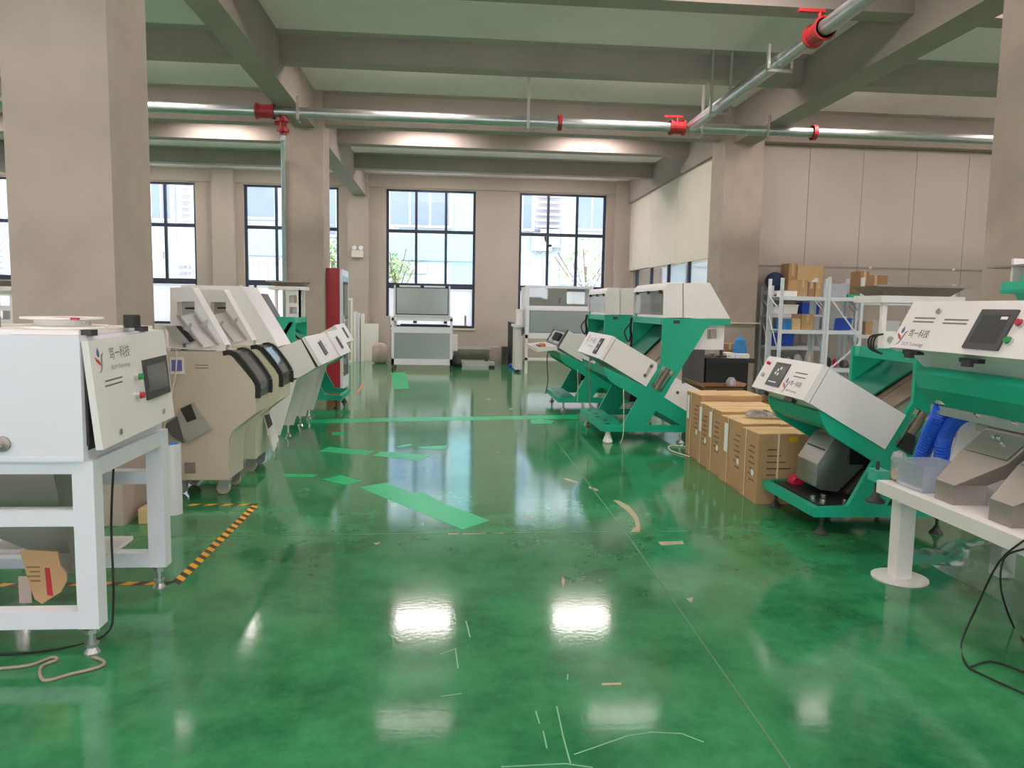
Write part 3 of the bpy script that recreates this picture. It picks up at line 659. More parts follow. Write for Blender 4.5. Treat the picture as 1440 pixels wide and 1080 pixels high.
bm = nb(); b_py(bm,[(a,b) for a,b in XZ([(1261,628),(1277,608),(1288,614),(1282,640)],4.74)],4.735,4.75); obj('switch_plate',bm,'black_plastic',t1)
p = W(1252,478,y=5.1); sk = box('power_socket','paper_white',p.x-.05,p.x+.04,5.1,5.16,p.z-.06,p.z+.06,t1); cyl('socket_face','grey_bin',(p.x,5.095,p.z),(p.x,5.1,p.z),.025,sk)
for k in range(3): tube('cable_loop','black_rubber',[(p.x-.05,5.11,p.z+.04),(p.x-.11-.02*k,5.10,p.z+.02),(p.x-.12-.015*k,5.10,p.z-.06),(p.x-.05,5.11,p.z-.10)],.007,sk)
for x,z in ((1235,505),): pass
# --- long sorter on the white bench at the right edge
Y0N, Y0F = 1.7, 4.3
t0 = thing('sorting_machine','long green sorter with wide touch screen panel standing over the white bench','sorter',(2.9,3.0,0))
A = W(1285,424,y=Y0F); Bq = W(1250,488,y=Y0F)
fc = Face((Bq.x,Y0F,Bq.z),(Bq.x,Y0N,Bq.z),(A.x,Y0F,A.z)); w,h = fc.w,fc.h
ld = fc.box('lid','white_paint',0,w,0,h,-.05,0,t0,.006)
bm = nb(); b_py(bm,[(A.x+.01,A.z-.06),(A.x+.9,A.z-.46),(A.x+.75,A.z-.70),(Bq.x+.07,Bq.z+.0)],Y0N+.01,Y0F-.012); obj('control_box',bm,'white_paint',t0,.006)
S = lambda name,m,c,c0,c1: (lambda p: put(fc,ld,name,m,*[1240+p[0]/5.145,350+p[1]/5.145,1240+p[2]/5.145,350+p[3]/5.145],c0,c1))(c)
cp = lambda u,v: face_uv(fc,1240+u/5.145,350+v/5.145)
a0,b0 = cp(585,705); a1,b1 = cp(1020,447)
a0b,_ = cp(755,437); a1b,_ = cp(835,735)
sa0 = (a0+a0b)/2; sa1 = (a1+a1b)/2
sb = fc.box('touch_screen','screen_bezel',sa0,sa1,b0-.01,b1,0,.012,ld,.003)
fc.box('screen','dark_screen',sa0+.03,sa1-.03,b0+.02,b1-.03,.012,.0125,sb); fc.box('screen_sticker','paper_white',sa1-.085,sa1-.04,b1-.055,b1-.04,.0125,.013,sb)
for k in range(2):
    for (u0,v0,u1,v1) in ((240,498,388,505),(455,510,628,518)):
        q0 = cp(u0-14*k,v0+27*k); q1 = cp(u1-14*k,v1+27*k); fc.box('vent_slot','ink_grey',q0[0],q1[0],q1[1]-.003,q1[1]+.006,0,.001,ld)
q = cp(418,455); p = fc.p(*q); cyl('lock','galv',p,p+fc.n*.012,.017,ld)
q = cp(70,690); r_ = cp(165,560); logo(fc, q[0]+.0, q[1], (r_[1]-q[1]), ld)
q = cp(185,632); fc.text('firm_name','ink_black','笃一科技',.055,q[0],q[1],ld,xs=.85); q = cp(140,695); fc.text('firm_name','ink_grey','DUYI Technology',.03,q[0],q[1],ld,xs=.9)
for (u,v),m in (((1012,545),'red_button'),((930,672),'green_button')):
    q = cp(u,v); p = fc.p(*q); bt = cyl('push_button','chrome',p,p+fc.n*.015,.021,ld); cyl('button_cap',m,p+fc.n*.015,p+fc.n*.028,.016,bt)
for u,v in ((190,750),(610,810)):
    q = cp(u,v); p = fc.p(*q); bm = nb(); b_box(bm,p.x+.01,p.x+.05,p.y-.07,p.y+.07,p.z-.01,p.z+.012); obj('hasp',bm,'black_plastic',t0)
    bm = nb(); b_box(bm,p.x-.005,p.x+.02,p.y-.03,p.y+.03,p.z-.03,p.z); obj('hasp_hook',bm,'dark_metal',t0)
# underside, green cross beam, side plate
yq = Y0F-.02
def q0(u,v,y): p = W(u,v,y=y); return (p.x,p.z)
slab('under_panel','white_paint',[(Bq.x+.07,Y0F-.05,Bq.z),(Bq.x+.07,Y0N,Bq.z),(Bq.x+.20,Y0N,Bq.z-.14),(Bq.x+.20,Y0F-.10,Bq.z-.14)],.01,t0)
bm = nb(); b_py(bm,[(2.70,1.165),(2.735,1.20),(2.88,1.20),(2.88,.98),(2.80,.98),(2.72,1.08)],Y0N,4.12); obj('cross_beam','x' if 0 else bm,'green_paint',t0,.004) if 0 else obj('cross_beam',bm,'green_paint',t0,.004)
plateY('side_plate','green_paint',[(2.70,1.165),(2.735,1.20),(3.5,.95),(3.9,1.42),(4.0,1.38),(3.55,.55),(3.3,.55),(3.25,.82),(2.95,.86),(2.80,.98),(2.72,1.08)],4.12,4.16,t0,(),0)
box('steel_rail','galv',2.78,2.82,Y0N,4.11,.935,.985,t0); box('steel_rail','dull_steel',2.80,2.83,Y0N,3.75,.89,.935,t0)
for y in (3.72,3.45,3.3,3.05): cyl('wing_bolt','chrome',(2.79,y,.96),(2.765,y+.01,.985),.007,t0,n=6)
slab('side_cover','white_paint',[(2.98,4.10,.95),(3.12,4.10,.95),(3.1,4.10,.58),(2.90,4.10,.58)],.01,t0)
hq = lambda u,v: q0(u,v,4.0)
bx0,bz1 = hq(1408,396.5); _,bz0 = hq(1406,413); ex0,_ = hq(1431,396)
plateY('hopper_beam','green_paint',[(bx0-.005,bz0+.02),(bx0+.01,bz1),(4.1,bz1),(4.1,bz0),(bx0,bz0)],2.3,4.0,t0)
plateY('hopper_cheek','green_paint',[(hq(1417,414)[0],bz0),(hq(1425,427)[0],bz0-.06),(4.05,bz0-.06),(4.05,bz0)],2.35,3.95,t0)
plateY('hopper_ear','green_paint',[(ex0,bz1),(ex0+.015,bz1+.04),(ex0+.05,bz1+.075),(ex0+.09,bz1+.09),(4.0,bz1+.09),(4.0,bz1)],3.95,3.98,t0)
tx0 = W(1412,375,y=4.35); box('hopper_tray','dull_steel',tx0.x,4.1,3.99,4.5,tx0.z-.004,tx0.z+.008,t0)
cx0 = W(1425,380,y=4.3); box('hopper_side','white_paint',cx0.x,4.05,4.30,4.32,bz1-.05,cx0.z+.07,t0); box('hopper_stay','white_paint',cx0.x+.01,cx0.x+.04,4.0,4.3,bz1-.04,bz1-.01,t0)
# steel outlets standing on the bench
for k, y in enumerate((3.66,3.27,2.88)):
    ya = y; yb = y-.335
    bm = nb()
    n0 = [(2.50,ya-.05),(2.50,yb+.14),(2.67,yb+.14),(2.67,ya-.05)]
    g = lambda l: [bm.verts.new(p) for p in l]
    r0 = g([(x,yy,.561) for x,yy in n0]); r1 = g([(x,yy,.66) for x,yy in n0])
    r2 = g([(2.66,ya,.80),(2.66,yb,.80),(2.86,yb,.80),(2.86,ya,.80)]); r3 = g([(2.80,ya,.93),(2.80,yb,.93),(2.95,yb,.93),(2.95,ya,.93)])
    for a,b in ((r0,r1),(r1,r2),(r2,r3)):
        for i in range(4): bm.faces.new((a[i],a[(i+1)%4],b[(i+1)%4],b[i]))
    bm.faces.new(r0); bm.faces.new(r3); so = obj('steel_outlet',bm,'dull_steel',t0,.002)
    slab('outlet_lid','steel',[(2.665,ya-.02,.81),(2.665,yb+.02,.81),(2.775,yb+.02,.91),(2.775,ya-.02,.91)],.004,so)
    bm = nb(); p = Vector((2.735,(ya+yb)/2,.885)); b_cyl(bm,p,p+Vector((-.02,0,.02)),.012,n=8); b_box(bm,p.x-.02,p.x-.01,p.y-.03,p.y+.03,p.z+.005,p.z+.02); obj('toggle_clip',bm,'chrome',so)
# blue hoses
for pts, r in (([(1327,570,2.815),(1319,587,2.82),(1306,615,2.86),(1296,645,2.88),(1292,668,2.9)],.042),([(1372,578,2.86),(1350,585,2.86),(1335,600,2.88),(1326,625,2.9),(1324,660,2.9)],.042)):
    P = [W(u,v,x=x) for u,v,x in pts]; bm = nb(); b_tube(bm, smoothpath(P,16), r, 14, rib=.14); obj('blue_hose',bm,'blue_hose',t0)
bm = nb(); p = W(1329,568,x=2.815); b_cyl(bm,p,p+Vector((.0,.0,.02)),.05,n=14); obj('hose_clamp',bm,'chrome',t0)
# levelling foot hanging past the bench end
q = W(1232,690,y=4.25)
box('foot_bracket','pale_green',q.x-.03,q.x+.05,4.2,4.3,.50,.57,t0)
bm = nb(); x = q.x+.0; b_cyl(bm,(x,4.25,.43),(x,4.25,.62),.011,n=8); b_lathe(bm,(x,4.25,.37),[(.055,0),(.055,.012),(.03,.03),(.02,.06)],14); obj('levelling_foot',bm,'dark_metal',t0)
# white bench with round foot plate
bt = thing('work_bench','low white steel bench with a round foot plate under the steel outlets','bench',(2.6,3.98,0))
box('bench_top','white_paint',2.43,3.3,1.6,4.02,.49,.56,bt,.006)
for y in (3.98,1.75):
    box('leg','white_paint',2.53,2.62,y-.05,y+.04,.008,.49,bt); cyl('foot_plate','white_paint',(2.575,y-.01,0),(2.575,y-.01,.009),.15,bt,n=28)
    box('leg','white_paint',3.15,3.24,y-.05,y+.04,.008,.49,bt)
# things on and under the bench
tb = thing('plastic_tub','clear plastic tub standing on the white bench by the blue hoses','tub',(2.6,3.82,.56))
bm = nb(); b_pz(bm,[(2.49,3.70),(2.72,3.70),(2.72,3.93),(2.49,3.93)],.567,.70,); bmesh.ops.delete(bm, geom=[f for f in bm.faces if f.calc_center_median().z > .69], context='FACES'); bmesh.ops.solidify(bm, geom=bm.faces[:], thickness=.004); obj('tub_body',bm,'clear_plastic',tb)
bm = nb(); b_pz(bm,[(2.48,3.69),(2.73,3.69),(2.73,3.94),(2.48,3.94)],.70,.708,[[(2.495,3.705),(2.495,3.925),(2.715,3.925),(2.715,3.705)]]); obj('tub_rim',bm,'clear_plastic',tb)
bg_ = thing('plastic_bag','tied clear plastic bag with bread coloured grain on the bench end','bag',(2.53,3.985,.56))
bm = nb(); b_lathe(bm,(2.53,3.98,.561),[(.02,0),(.042,.02),(.045,.06),(.04,.10),(.046,.13),(.036,.16),(.014,.175)],12)
for v in bm.verts: v.co += Vector((random.uniform(-1,1),random.uniform(-1,1),random.uniform(-.5,.5)))*.005
obj('bag_film',bm,'poly_film',bg_,smooth=True)
bm = nb(); b_lathe(bm,(2.53,3.98,.565),[(.02,0),(.036,.02),(.036,.055),(.015,.07)],10); obj('grain',bm,'bread',bg_,smooth=True)
bm = nb(); bmesh.ops.create_grid(bm, x_segments=26, y_segments=16, size=.5)
for v in bm.verts:
    x,y = v.co.x,v.co.y
    v.co = Vector((3.0+x*.7+.03*math.sin(9*y), 3.55-y*1.1, .03+.30*math.exp(-((x)**2*5+(y)**2*4))+.02*random.random()+.03*math.sin(14*x+6*y)**2))
tag(obj('plastic_sheet',bm,'poly_film',smooth=True),'crumpled clear plastic sheet on the floor under the white bench','plastic sheet')
for j,(pts) in enumerate(([(1440,760),(1405,790),(1375,850),(1352,905),(1360,935),(1385,950),(1440,975)],[(1440,772),(1412,785),(1408,830),(1425,880),(1440,900)],[(1364,938),(1395,930),(1440,945)])):
    P = []
    for i,(u,v) in enumerate(pts):
        P.append(W(u,v,x=2.42) if (j < 2 and i < 3) else W(u,v,z=.008))
    tag(tube('black_cable','black_rubber',P,.0045),('black cable drooping from the bench edge to the floor','second black cable looping beside the bench','black cable lying on the floor under the bench')[j],'cable')
# --- row of strapped cartons
CB = [(5.59,5.95,2.405,.555),(5.96,6.50,2.43,.575),(6.51,6.88,2.45,.60),(6.89,7.22,2.47,.60),(7.24,7.70,2.50,.66)]
CL = ['nearest strapped carton beside the narrow sorter with a yellow sticker','strapped carton behind the yellow stickered one with a white round mark','middle strapped carton of the row with an upright white label','strapped carton between the middle one and the taller end one','taller end carton of the row next to the hooded sorter']
CL[0] = 'strapped carton with a yellow sticker and a printed end beside the narrow sorter'
for k,(ya,yb,x0,z1) in enumerate(CB):
    x1 = x0+.62 if k else 2.82+.2
    t = thing('carton',CL[k],'box',((x0+x1)/2,(ya+yb)/2,0),'cartons strapped in a row')
    bm = nb(); b_box(bm,x0,x1,ya+.003,yb-.003,0,z1-.004)
    for v in bm.verts: v.co += Vector((random.uniform(-.006,.006),0,0))
    body = obj('box_body',bm,'carton',t,.006)
    for s,(a,b) in enumerate(((x0-.002,(x0+x1)/2-.004),((x0+x1)/2+.004,x1))):
        bm = nb(); b_hex(bm,[(a,ya+.005,z1-.006),(b,ya+.005,z1-.006),(b,yb-.005,z1-.006),(a,yb-.005,z1-.006),(a,ya+.005,z1),(b,ya+.005,z1+.006),(b,yb-.005,z1+.006),(a,yb-.005,z1)]); obj('flap',bm,'carton_pale',t,.002)
    xm = x0-.0065
    box('strap','strap',xm-.001,xm+.001,(ya+yb)/2+.06,(ya+yb)/2+.072,.01,z1,t,0); box('strap','strap',x0-.007,x1,(ya+yb)/2+.06,(ya+yb)/2+.072,z1+.006,z1+.0075,t,0)
    for j in range(7):
        yy = ya+.06; zz = z1-.12-.045*j
        box('printing','carton_ink',xm-.0008,xm+.0008,yy+.01*(j%3),yy+.10+.03*(j%2),zz,zz+.012,t,0)
    cyl('round_mark','paper_white',(xm-.0012,ya+.09,z1*.42),(xm+.001,ya+.09,z1*.42),.028,t,n=18)
    if k in (2,3,4): box('white_label','paper_white',xm-.0012,xm+.001,yb-.12,yb-.05,z1-.28,z1-.04,t,0)
    if k in (1,): box('white_label','paper_white',xm-.0012,xm+.001,yb-.20,yb-.12,z1-.30,z1-.05,t,0)
    if k == 0:
        for j in range(7): box('printing','ink_black',x0+.07,x0+.14+.08*((j*5)%4)/2,ya-.0025,ya+.004,.43-.05*j,.436-.05*j,t,0)
        box('yellow_sticker','yellow_label',x0+.24,x0+.31,ya-.0028,ya+.004,z1-.06,z1-.02,t,0); box('strap','strap',x0+.15,x0+.162,ya-.004,ya+.004,.02,z1,t,0)
t = thing('cable_packet','clear bag holding a coiled black cable on the carton tops','packet',(2.75,6.35,.585))
bm = nb(); b_lathe(bm,(2.70,6.3,.584),[(.05,0),(.12,.012),(.13,.03),(.09,.055),(.02,.06)],14); obj('packet_film',bm,'poly_film',t,smooth=True)
bm = nb(); b_lathe(bm,(2.90,6.22,.584),[(.04,0),(.09,.012),(.09,.035),(.05,.055),(.01,.06)],14); obj('packet_film',bm,'poly_film',t,smooth=True)
for c,r in (((2.70,6.3),.07),((2.9,6.22),.045)): tube('coiled_cable','black_rubber',[(c[0]+r*math.cos(a*.7),c[1]+r*math.sin(a*.7),.60+.002*a) for a in range(20)],.008,t,k=2)
P = [W(940,626,z=.01),W(942,632,z=.012),W(985,640,z=.01),W(1000,637,z=.01)]
tag(tube('plastic_strip','poly_film' if 0 else 'cord_white',[W(u,v,z=.008) for u,v in ((966,628),(942,627),(944,634),(970,642))],.007),'white packing strap lying on the floor by the cartons','strap')
# ================================================================== LEFT ROW
# --- white cabinet sorter on an open frame, nearest on the left
t = thing('sorting_machine','white cabinet sorter with a tilted touch screen door on an open square tube frame','sorter',(-2.1,3.58,0))
xr, xl, yn, yf = -1.45, -2.95, 3.17, 4.0
for x0 in (xr-.085, xl):
    for y0 in (yn, yf-.08): box('frame_post','cool_white',x0,x0+.085,y0,y0+.08,.125,.84,t,.006)
for y0 in (yn,yf-.08):
    for z0,z1 in ((.785,.84),(.565,.63),(.125,.2)): box('frame_rail','cool_white',xl+.085,xr-.085,y0+.004,y0+.076,z0,z1,t,.004)
for x0 in (xr-.08,xl+.005): box('frame_rail','cool_white',x0,x0+.075,yn+.08,yf-.08,.765,.84,t,.004)
for x in (xr-.05,xl+.04):
    for y in (yn+.04,yf-.04): bm = nb(); b_foot(bm,x,y,.126,.032,.016); obj('foot',bm,'galv',t)
for z,y in ((.32,yn-.001),(.30,yn-.001)): pass
cab = box('cabinet','cool_white',xl,xr-.03,yn-.01,yf,.84,1.353,t,.006)
box('cabinet_lip','cool_white',xl,xr-.03,yn-.012,yn-.008,.84,.86,cab,0)
bm = nb(); p = W(4,624,y=yn-.01); b_lathe(bm,(p.x,yn-.012,p.z),[(.032,0),(.032,-.008),(.018,-.012),(.012,-.03)],16,'y'); obj('port',bm,'dull_steel',cab)
box('cabinet_inside','dark_metal',xr-.032,xr-.027,yn+.03,yf-.04,.88,1.31,cab,0)
box('top_cover','white_paint',xl+.02,xr-.05,yn+.03,yf-.03,1.354,1.372,t,.004)
for y in (3.22,3.75): box('hinge','dark_metal',xr-.055,xr-.01,y,y+.06,1.35,1.375,t)
BL = Vector((-1.412,3.18,.885)); TL = Vector((-1.45,3.18,1.332)); BR = Vector((-1.412,3.995,.905))
fc = Face(BL,BR,TL); ld = fc.box('door','white_paint',0,fc.w,0,fc.h,-.028,0,t,.004)
def put1(name,m,u0,v0,u1,v1,c0,c1,par=ld,bev=0): return put(fc,par,name,m,u0,v0,u1,v1,c0,c1,bev)
a0,b0 = face_uv(fc,206,563); a1,b1 = face_uv(fc,228,500); 
sb = fc.box('touch_screen','screen_bezel',a0,a1+.03,b0,b1,0,.01,ld,.003); fc.box('screen','screen_glass',a0+.03,a1+.005,b0+.035,b1-.03,.01,.0105,sb)
for j in range(2):
    a0,b0 = face_uv(fc,148,537+7*j); a1,_ = face_uv(fc,172,530+7*j); fc.box('vent_slot','ink_grey',a0,a1,b0-.002,b0+.005,0,.001,ld)
q = face_uv(fc,137,526); r_ = face_uv(fc,141,488); logo(fc,q[0]-.01,q[1],r_[1]-q[1],ld)
q = face_uv(fc,154,505); fc.text('firm_name','ink_grey','笃一科技',.058,q[0],q[1],ld,xs=.9); q = face_uv(fc,157,520); fc.text('firm_name','logo_grey','DUYI Technology',.026,q[0],q[1],ld)
for (u,v),m in (((190,530),'green_button'),((192,556),'red_button')):
    p = fc.p(*face_uv(fc,u,v)); bt = cyl('push_button','chrome',p,p+fc.n*.02,.017,ld); cyl('button_cap',m,p+fc.n*.02,p+fc.n*.035,.014,bt)
for u,v in ((169,607),(229,578)):
    p = fc.p(*face_uv(fc,u,v)); cyl('lock','galv',p,p+fc.n*.006,.013,ld)
box('arm_block','dark_metal',xr-.03,xr-.02,yn+.02,yn+.05,.9,1.25,t)
# funnels inside the frame
bm = nb(); g = lambda l: [bm.verts.new(p) for p in l]
r1 = g([(-2.6,3.35,.76),(-1.7,3.35,.76),(-1.7,3.85,.76),(-2.6,3.85,.76)]); r2 = g([(-1.83,3.45,.36),(-1.69,3.45,.36),(-1.69,3.6,.36),(-1.83,3.6,.36)]); r3 = g([(-1.83,3.45,.27),(-1.69,3.45,.27),(-1.69,3.6,.27),(-1.83,3.6,.27)])
for a,b in ((r1,r2),(r2,r3)):
    for i in range(4): bm.faces.new((a[i],a[(i+1)%4],b[(i+1)%4],b[i]))
obj('outlet_funnel',bm,'dull_steel',t)
tube('air_pipe','steel',[(-1.80,3.75,.78),(-1.72,3.78,.64)],.014,t,k=1)
tube('drain_cord','black_rubber',[(-1.47,3.42,.84),(-1.50,3.43,.5),(-1.49,3.4,.15),(-1.52,3.36,.01),(-1.72,3.22,.008),(-2.0,3.2,.008)],.005,t)
slab('lower_tray','white_paint',[(-2.9,3.62,.30),(-1.60,3.62,.30),(-1.60,3.9,.30),(-2.9,3.9,.30)],-.02,t)
c = thing('torn_carton','torn piece of printed carton standing inside the white frame','carton scrap',(-1.74,3.45,.205))
bm = nb(); pts = XZ([(36,786),(42,783),(88,786),(92,805),(100,815),(101,826),(92,842),(66,858),(56,851),(48,830)],3.3); mz = min(b for a,b in pts)
b_py(bm,[(a,b-mz+.201) for a,b in pts],3.262,3.27); obj('carton_sheet',bm,'carton',c)
x0 = pts[2][0]; 
bm = nb(); b_py(bm,[(x0-.05,.24+.0),(x0-.025,.235),(x0-.035,.36),(x0-.055,.36)],3.2612,3.262); obj('red_print',bm,'red_cabinet',c)
for j in range(4): box('printing','carton_ink',x0-.13+.015*(j%2),x0-.075,3.2612,3.262,.36-.02*j,.367-.02*j,c,0)
box('pink_sheet','pink_grey',x0-.17,x0-.12,3.271,3.275,.202,.32,c,0)
t = thing('wire_reel','flat white spool with a red label on the white cabinet','spool',(-1.62,3.45,1.372))
bm = nb(); b_lathe(bm,(-1.68,3.45,1.373),[(.16,0),(.16,.008),(.11,.012),(.11,.035),(.16,.04),(.16,.048)],26); obj('spool',bm,'paper_white',t)
box('red_label','red_cabinet',-1.66,-1.58,3.286,3.289,1.379,1.412,t,0) if 0 else None
bm = nb(); b_px(bm,[(3.32,1.412),(3.40,1.412),(3.40,1.4213),(3.32,1.4213)],-1.66,-1.56); obj('red_label',bm,'red_button',t)
tag(tube('white_lead','cord_white',[(-2.2,3.5,1.378),(-2.05,3.4,1.38),(-1.95,3.55,1.379),(-1.85,3.7,1.379),(-1.70,3.72,1.379),(-1.58,3.66,1.379)],.006),'thin white lead lying on the white cabinet','cord')
bm = nb(); p = W(192,460,z=1.375); b_lathe(bm,(p.x-.02,p.y,1.3725),[(.036,0),(.036,.055),(.033,.06)],18); tag(obj('tape_roll',bm,'blue_dark' if 0 else 'soft_black'),'black cap standing on the white cabinet','cap')
tag(box('foam_block','white_paint',-2.02,-1.95,3.36,3.42,1.373,1.41),'small pale block on the white cabinet','block')
tag(box('steel_block','dull_steel',-1.945,-1.92,3.36,3.42,1.373,1.42),'small grey metal block on the white cabinet','block')
# ribbon wire on the floor
tag(tube('flat_wire','cord_grey',[W(u,v,z=.006) for u,v in ((-10,941),(40,936),(72,925),(80,928),(58,938),(62,957),(100,948),(140,938),(146,930),(130,924))],.007),'pale flat wire curling on the floor before the white frame','wire')
# --- stretch film roll
t = thing('film_roll','upright roll of clear stretch film with a blue core end','film roll',(-1.90,5.25,0))
p = W(244,722,z=0)
bm = nb(); b_cyl(bm,(p.x,p.y,0),(p.x,p.y,.5),.062,n=22); obj('film',bm,'film_roll',t,smooth=False)
cyl('core','plug_blue',(p.x,p.y,.5),(p.x,p.y,.506),.045,t,n=20)
tag(box('carton_strip','carton_pale',p.x-.14,p.x-.07,p.y-.25,p.y+.2,0,.10),'low cardboard strip beside the film roll','cardboard')
# --- hazard tape on the floor
t = thing('hazard_tape','yellow and black hazard tape stuck in a corner on the floor','tape',(-1.42,4.8,0))
def tape(a, b, w, n, k=.28):
    a = Vector(a); b = Vector(b); d = (b-a)/n; pr = Vector((-d.y,d.x)).normalized()*w/2; sk = d*k
    for i in range(n):
        p = a+d*i
        for s,m in ((0,'tape_yellow'),(.52,'tape_black')):
            q0 = p+d*s; q1 = p+d*(s+.52 if s == 0 else 1)
            bm = nb(); b_pz(bm,[tuple(q0+pr+sk),tuple(q1+pr+sk),tuple(q1-pr-sk),tuple(q0-pr-sk)],.0006,.0016); obj('tape_stripe',bm,m,t)
tape((-1.42,5.60),(-1.44,4.03),.055,16); tape((-1.90,5.63),(-1.42,5.63),.05,4,.12); tape((-2.60,4.03),(-1.46,4.03),.05,9,.12)
# --- beige cabinets on casters
def beige(label, y0, wd, dx, m, hoodx, inset, seed):
    t = thing('sorting_machine',label,'sorter',(-1.9,y0,0),'beige caster cabinets')
    P = lambda pts: [(a+dx,b) for a,b in XZ(pts,5.9)]
    pl = P([(222,494),(314,494),(325,500),(360,541),(360,581),(340,595),(327,606),(322,617),(321.7,651),(321.7,675),(222,675)])
    plateY('side_panel',m,pl,y0,y0+.02,t,(),0); plateY('side_panel',m,pl,y0+wd-.02,y0+wd,t,(),0)
    x = lambda i: pl[i][0]; z = lambda i: pl[i][1]
    # skins between the side panels
    def skin(name, mm, i, j, o=0.0): slab(name,mm,[(x(i),y0+.02,z(i)),(x(j),y0+.02,z(j)),(x(j),y0+wd-.02,z(j)),(x(i),y0+wd-.02,z(i))],-.012,t,0)
    skin('top_panel',m,0,1); skin('front_panel',m,3,4); skin('toe_panel',m,4,6); skin('toe_panel',m,6,8); skin('toe_panel',m,8,9); skin('bottom_panel',m,9,10)
    # dark rimmed viewing window over the rounded shoulder
    path = P([(313.5,497),(322,495.5),(331,499),(341,510),(353,526),(361.5,540),(362.5,549),(362,560)])
    for ya in (y0-.004,y0+wd-.036):
        bm = nb()
        for (a,b),(c_,d_) in zip(path,path[1:]):
            dv = Vector((c_-a,d_-b)).normalized(); nn = Vector((-dv.y,dv.x))*.018
            b_hex(bm,[(a-nn.x,ya,b-nn.y),(c_-nn.x,ya,d_-nn.y),(c_-nn.x,ya+.04,d_-nn.y),(a-nn.x,ya+.04,b-nn.y),(a+nn.x,ya,b+nn.y),(c_+nn.x,ya,d_+nn.y),(c_+nn.x,ya+.04,d_+nn.y),(a+nn.x,ya+.04,b+nn.y)])
        obj('window_rim',bm,'black_rubber',t)
    bm = nb()
    for (a,b),(c_,d_) in zip(path,path[1:]): b_slab(bm,[(a,y0+.03,b),(c_,y0+.03,d_),(c_,y0+wd-.03,d_),(a,y0+wd-.03,b)],-.006)
    obj('viewing_window',bm,'smoke_glass',t)
    cx = path[4]; tube('inner_hose','paper_white',[(cx[0]-.12,y0+.2,cx[1]),(cx[0]-.04,y0+.15,cx[1]-.02),(cx[0]-.06,y0+.2,cx[1]-.12)],.012,t)
    box('inner_plate','dull_steel',x(0)+.05,x(1)-.05,y0+.05,y0+wd-.05,.55,.6,t)
    # casters
    for cxx in (x(8)-.06,x(0)+.12):
        for yy in (y0+.06,y0+wd-.06):
            cs = thing('c','x','x',(0,0,0)); bpy.data.objects.remove(cs)
            bm = nb(); b_lathe(bm,(cxx,yy-.014,.052),[(.05,0),(.052,.004),(.052,.024),(.05,.028)],18,'y'); wl = obj('caster_wheel',bm,'pink_grey',t)
            cyl('wheel_hub','galv',(cxx,yy-.018,.052),(cxx,yy+.018,.052),.02,wl)
            bm = nb(); b_box(bm,cxx-.03,cxx+.05,yy-.024,yy-.018,.05,.115); b_box(bm,cxx-.03,cxx+.05,yy+.018,yy+.024,.05,.115); b_box(bm,cxx-.03,cxx+.06,yy-.03,yy+.03,.112,.12); obj('caster_fork',bm,'galv',wl)
    # hood with slide
    hp = P([(236,404),(267,404),(314,486),(314,494),(236,494)]) ; hp = [(min(a,99),b) for a,b in hp]
    hp[0] = (hp[0][0]+hoodx,hp[0][1]); hp[-1] = (hp[-1][0]+hoodx,hp[-1][1])
    nt_ = P([(245.5,424),(270.5,424),(270.5,440),(305,486),(284,489),(246.5,446)])
    plateY('hood_side','white_paint',hp,y0+.05,y0+.07,t,[nt_],0)
    bm = nb(); b_py(bm,hp,y0+.17,y0+.2); obj('hood',bm,'white_paint',t,.004)
    slab('hood_top','white_paint',[(hp[0][0],y0+.07,hp[0][1]),(hp[1][0],y0+.07,hp[1][1]),(hp[1][0],y0+.17,hp[1][1]),(hp[0][0],y0+.17,hp[0][1])],-.012,t,0)
    slab('hood_slope','white_paint',[(hp[1][0],y0+.07,hp[1][1]),(hp[2][0],y0+.07,hp[2][1]),(hp[2][0],y0+.17,hp[2][1]),(hp[1][0],y0+.17,hp[1][1])],-.012,t,0)
    # slide lying in the notch, standing a little proud with raised cheeks
    s = P([(246.5,446),(270.5,440),(305,486),(284,490)])
    slab('slide','white_paint',[(s[0][0],y0+.08,s[0][1]),(s[3][0],y0+.02,s[3][1]),(s[2][0],y0+.07,s[2][1]),(s[1][0],y0+.15,s[1][1])],.01,t,0)
    for i,j in ((0,3),(1,2)):
        slab('slide_cheek','silver',[(s[i][0],y0+.02,s[i][1]+.01),(s[j][0],y0+.0,s[j][1]+.012),(s[j][0],y0+.10,s[j][1]+.012),(s[i][0],y0+.10,s[i][1]+.01)],.008,t,0)
        mx,mz = s[i][0]*.65+s[j][0]*.35,s[i][1]*.65+s[j][1]*.35
        bm = nb(); b_py(bm,[(mx-.02,mz-.01),(mx+.03,mz-.03),(mx+.05,mz+.035),(mx+.04,mz+.04)],y0+.012,y0+.018); obj('slide_ear',bm,'silver',t)
    nz = nt_[0]; box('notch_back','silver',nz[0],nt_[1][0],y0+.155,y0+.169,nt_[2][1]-.02,nz[1],t,0)
    tube('notch_bolt','black_plastic',[(nz[0]+.03,y0+.14,nz[1]-.05),(nz[0]+.11,y0+.14,nz[1]-.05)],.008,t,k=1)
    if inset:
        q = P([(306,417),(326,417),(362,479),(345,479)]); q = [(a-.19,b) for a,b in q]
    return t, P
tb1, P1b = beige('beige cabinet sorter on casters with a violet switch and a tilted outlet box',5.9,.42,0,'beige_paint',0,False,1)
q = P1b([(240,502),(259,502),(259,526),(240,526)])
box('switch_plate','paper_white',q[0][0],q[1][0],5.885,5.9,q[2][1],q[0][1],tb1); box('switch','violet',q[0][0]+.012,q[1][0]-.012,5.878,5.885,q[2][1]+.025,q[0][1]-.02,tb1)
q = P1b([(234,595),(272.5,566),(299,601),(267.5,620)]); bm = nb(); b_py(bm,q,5.86,5.9); ob = obj('outlet_box',bm,'silver',tb1,.003)
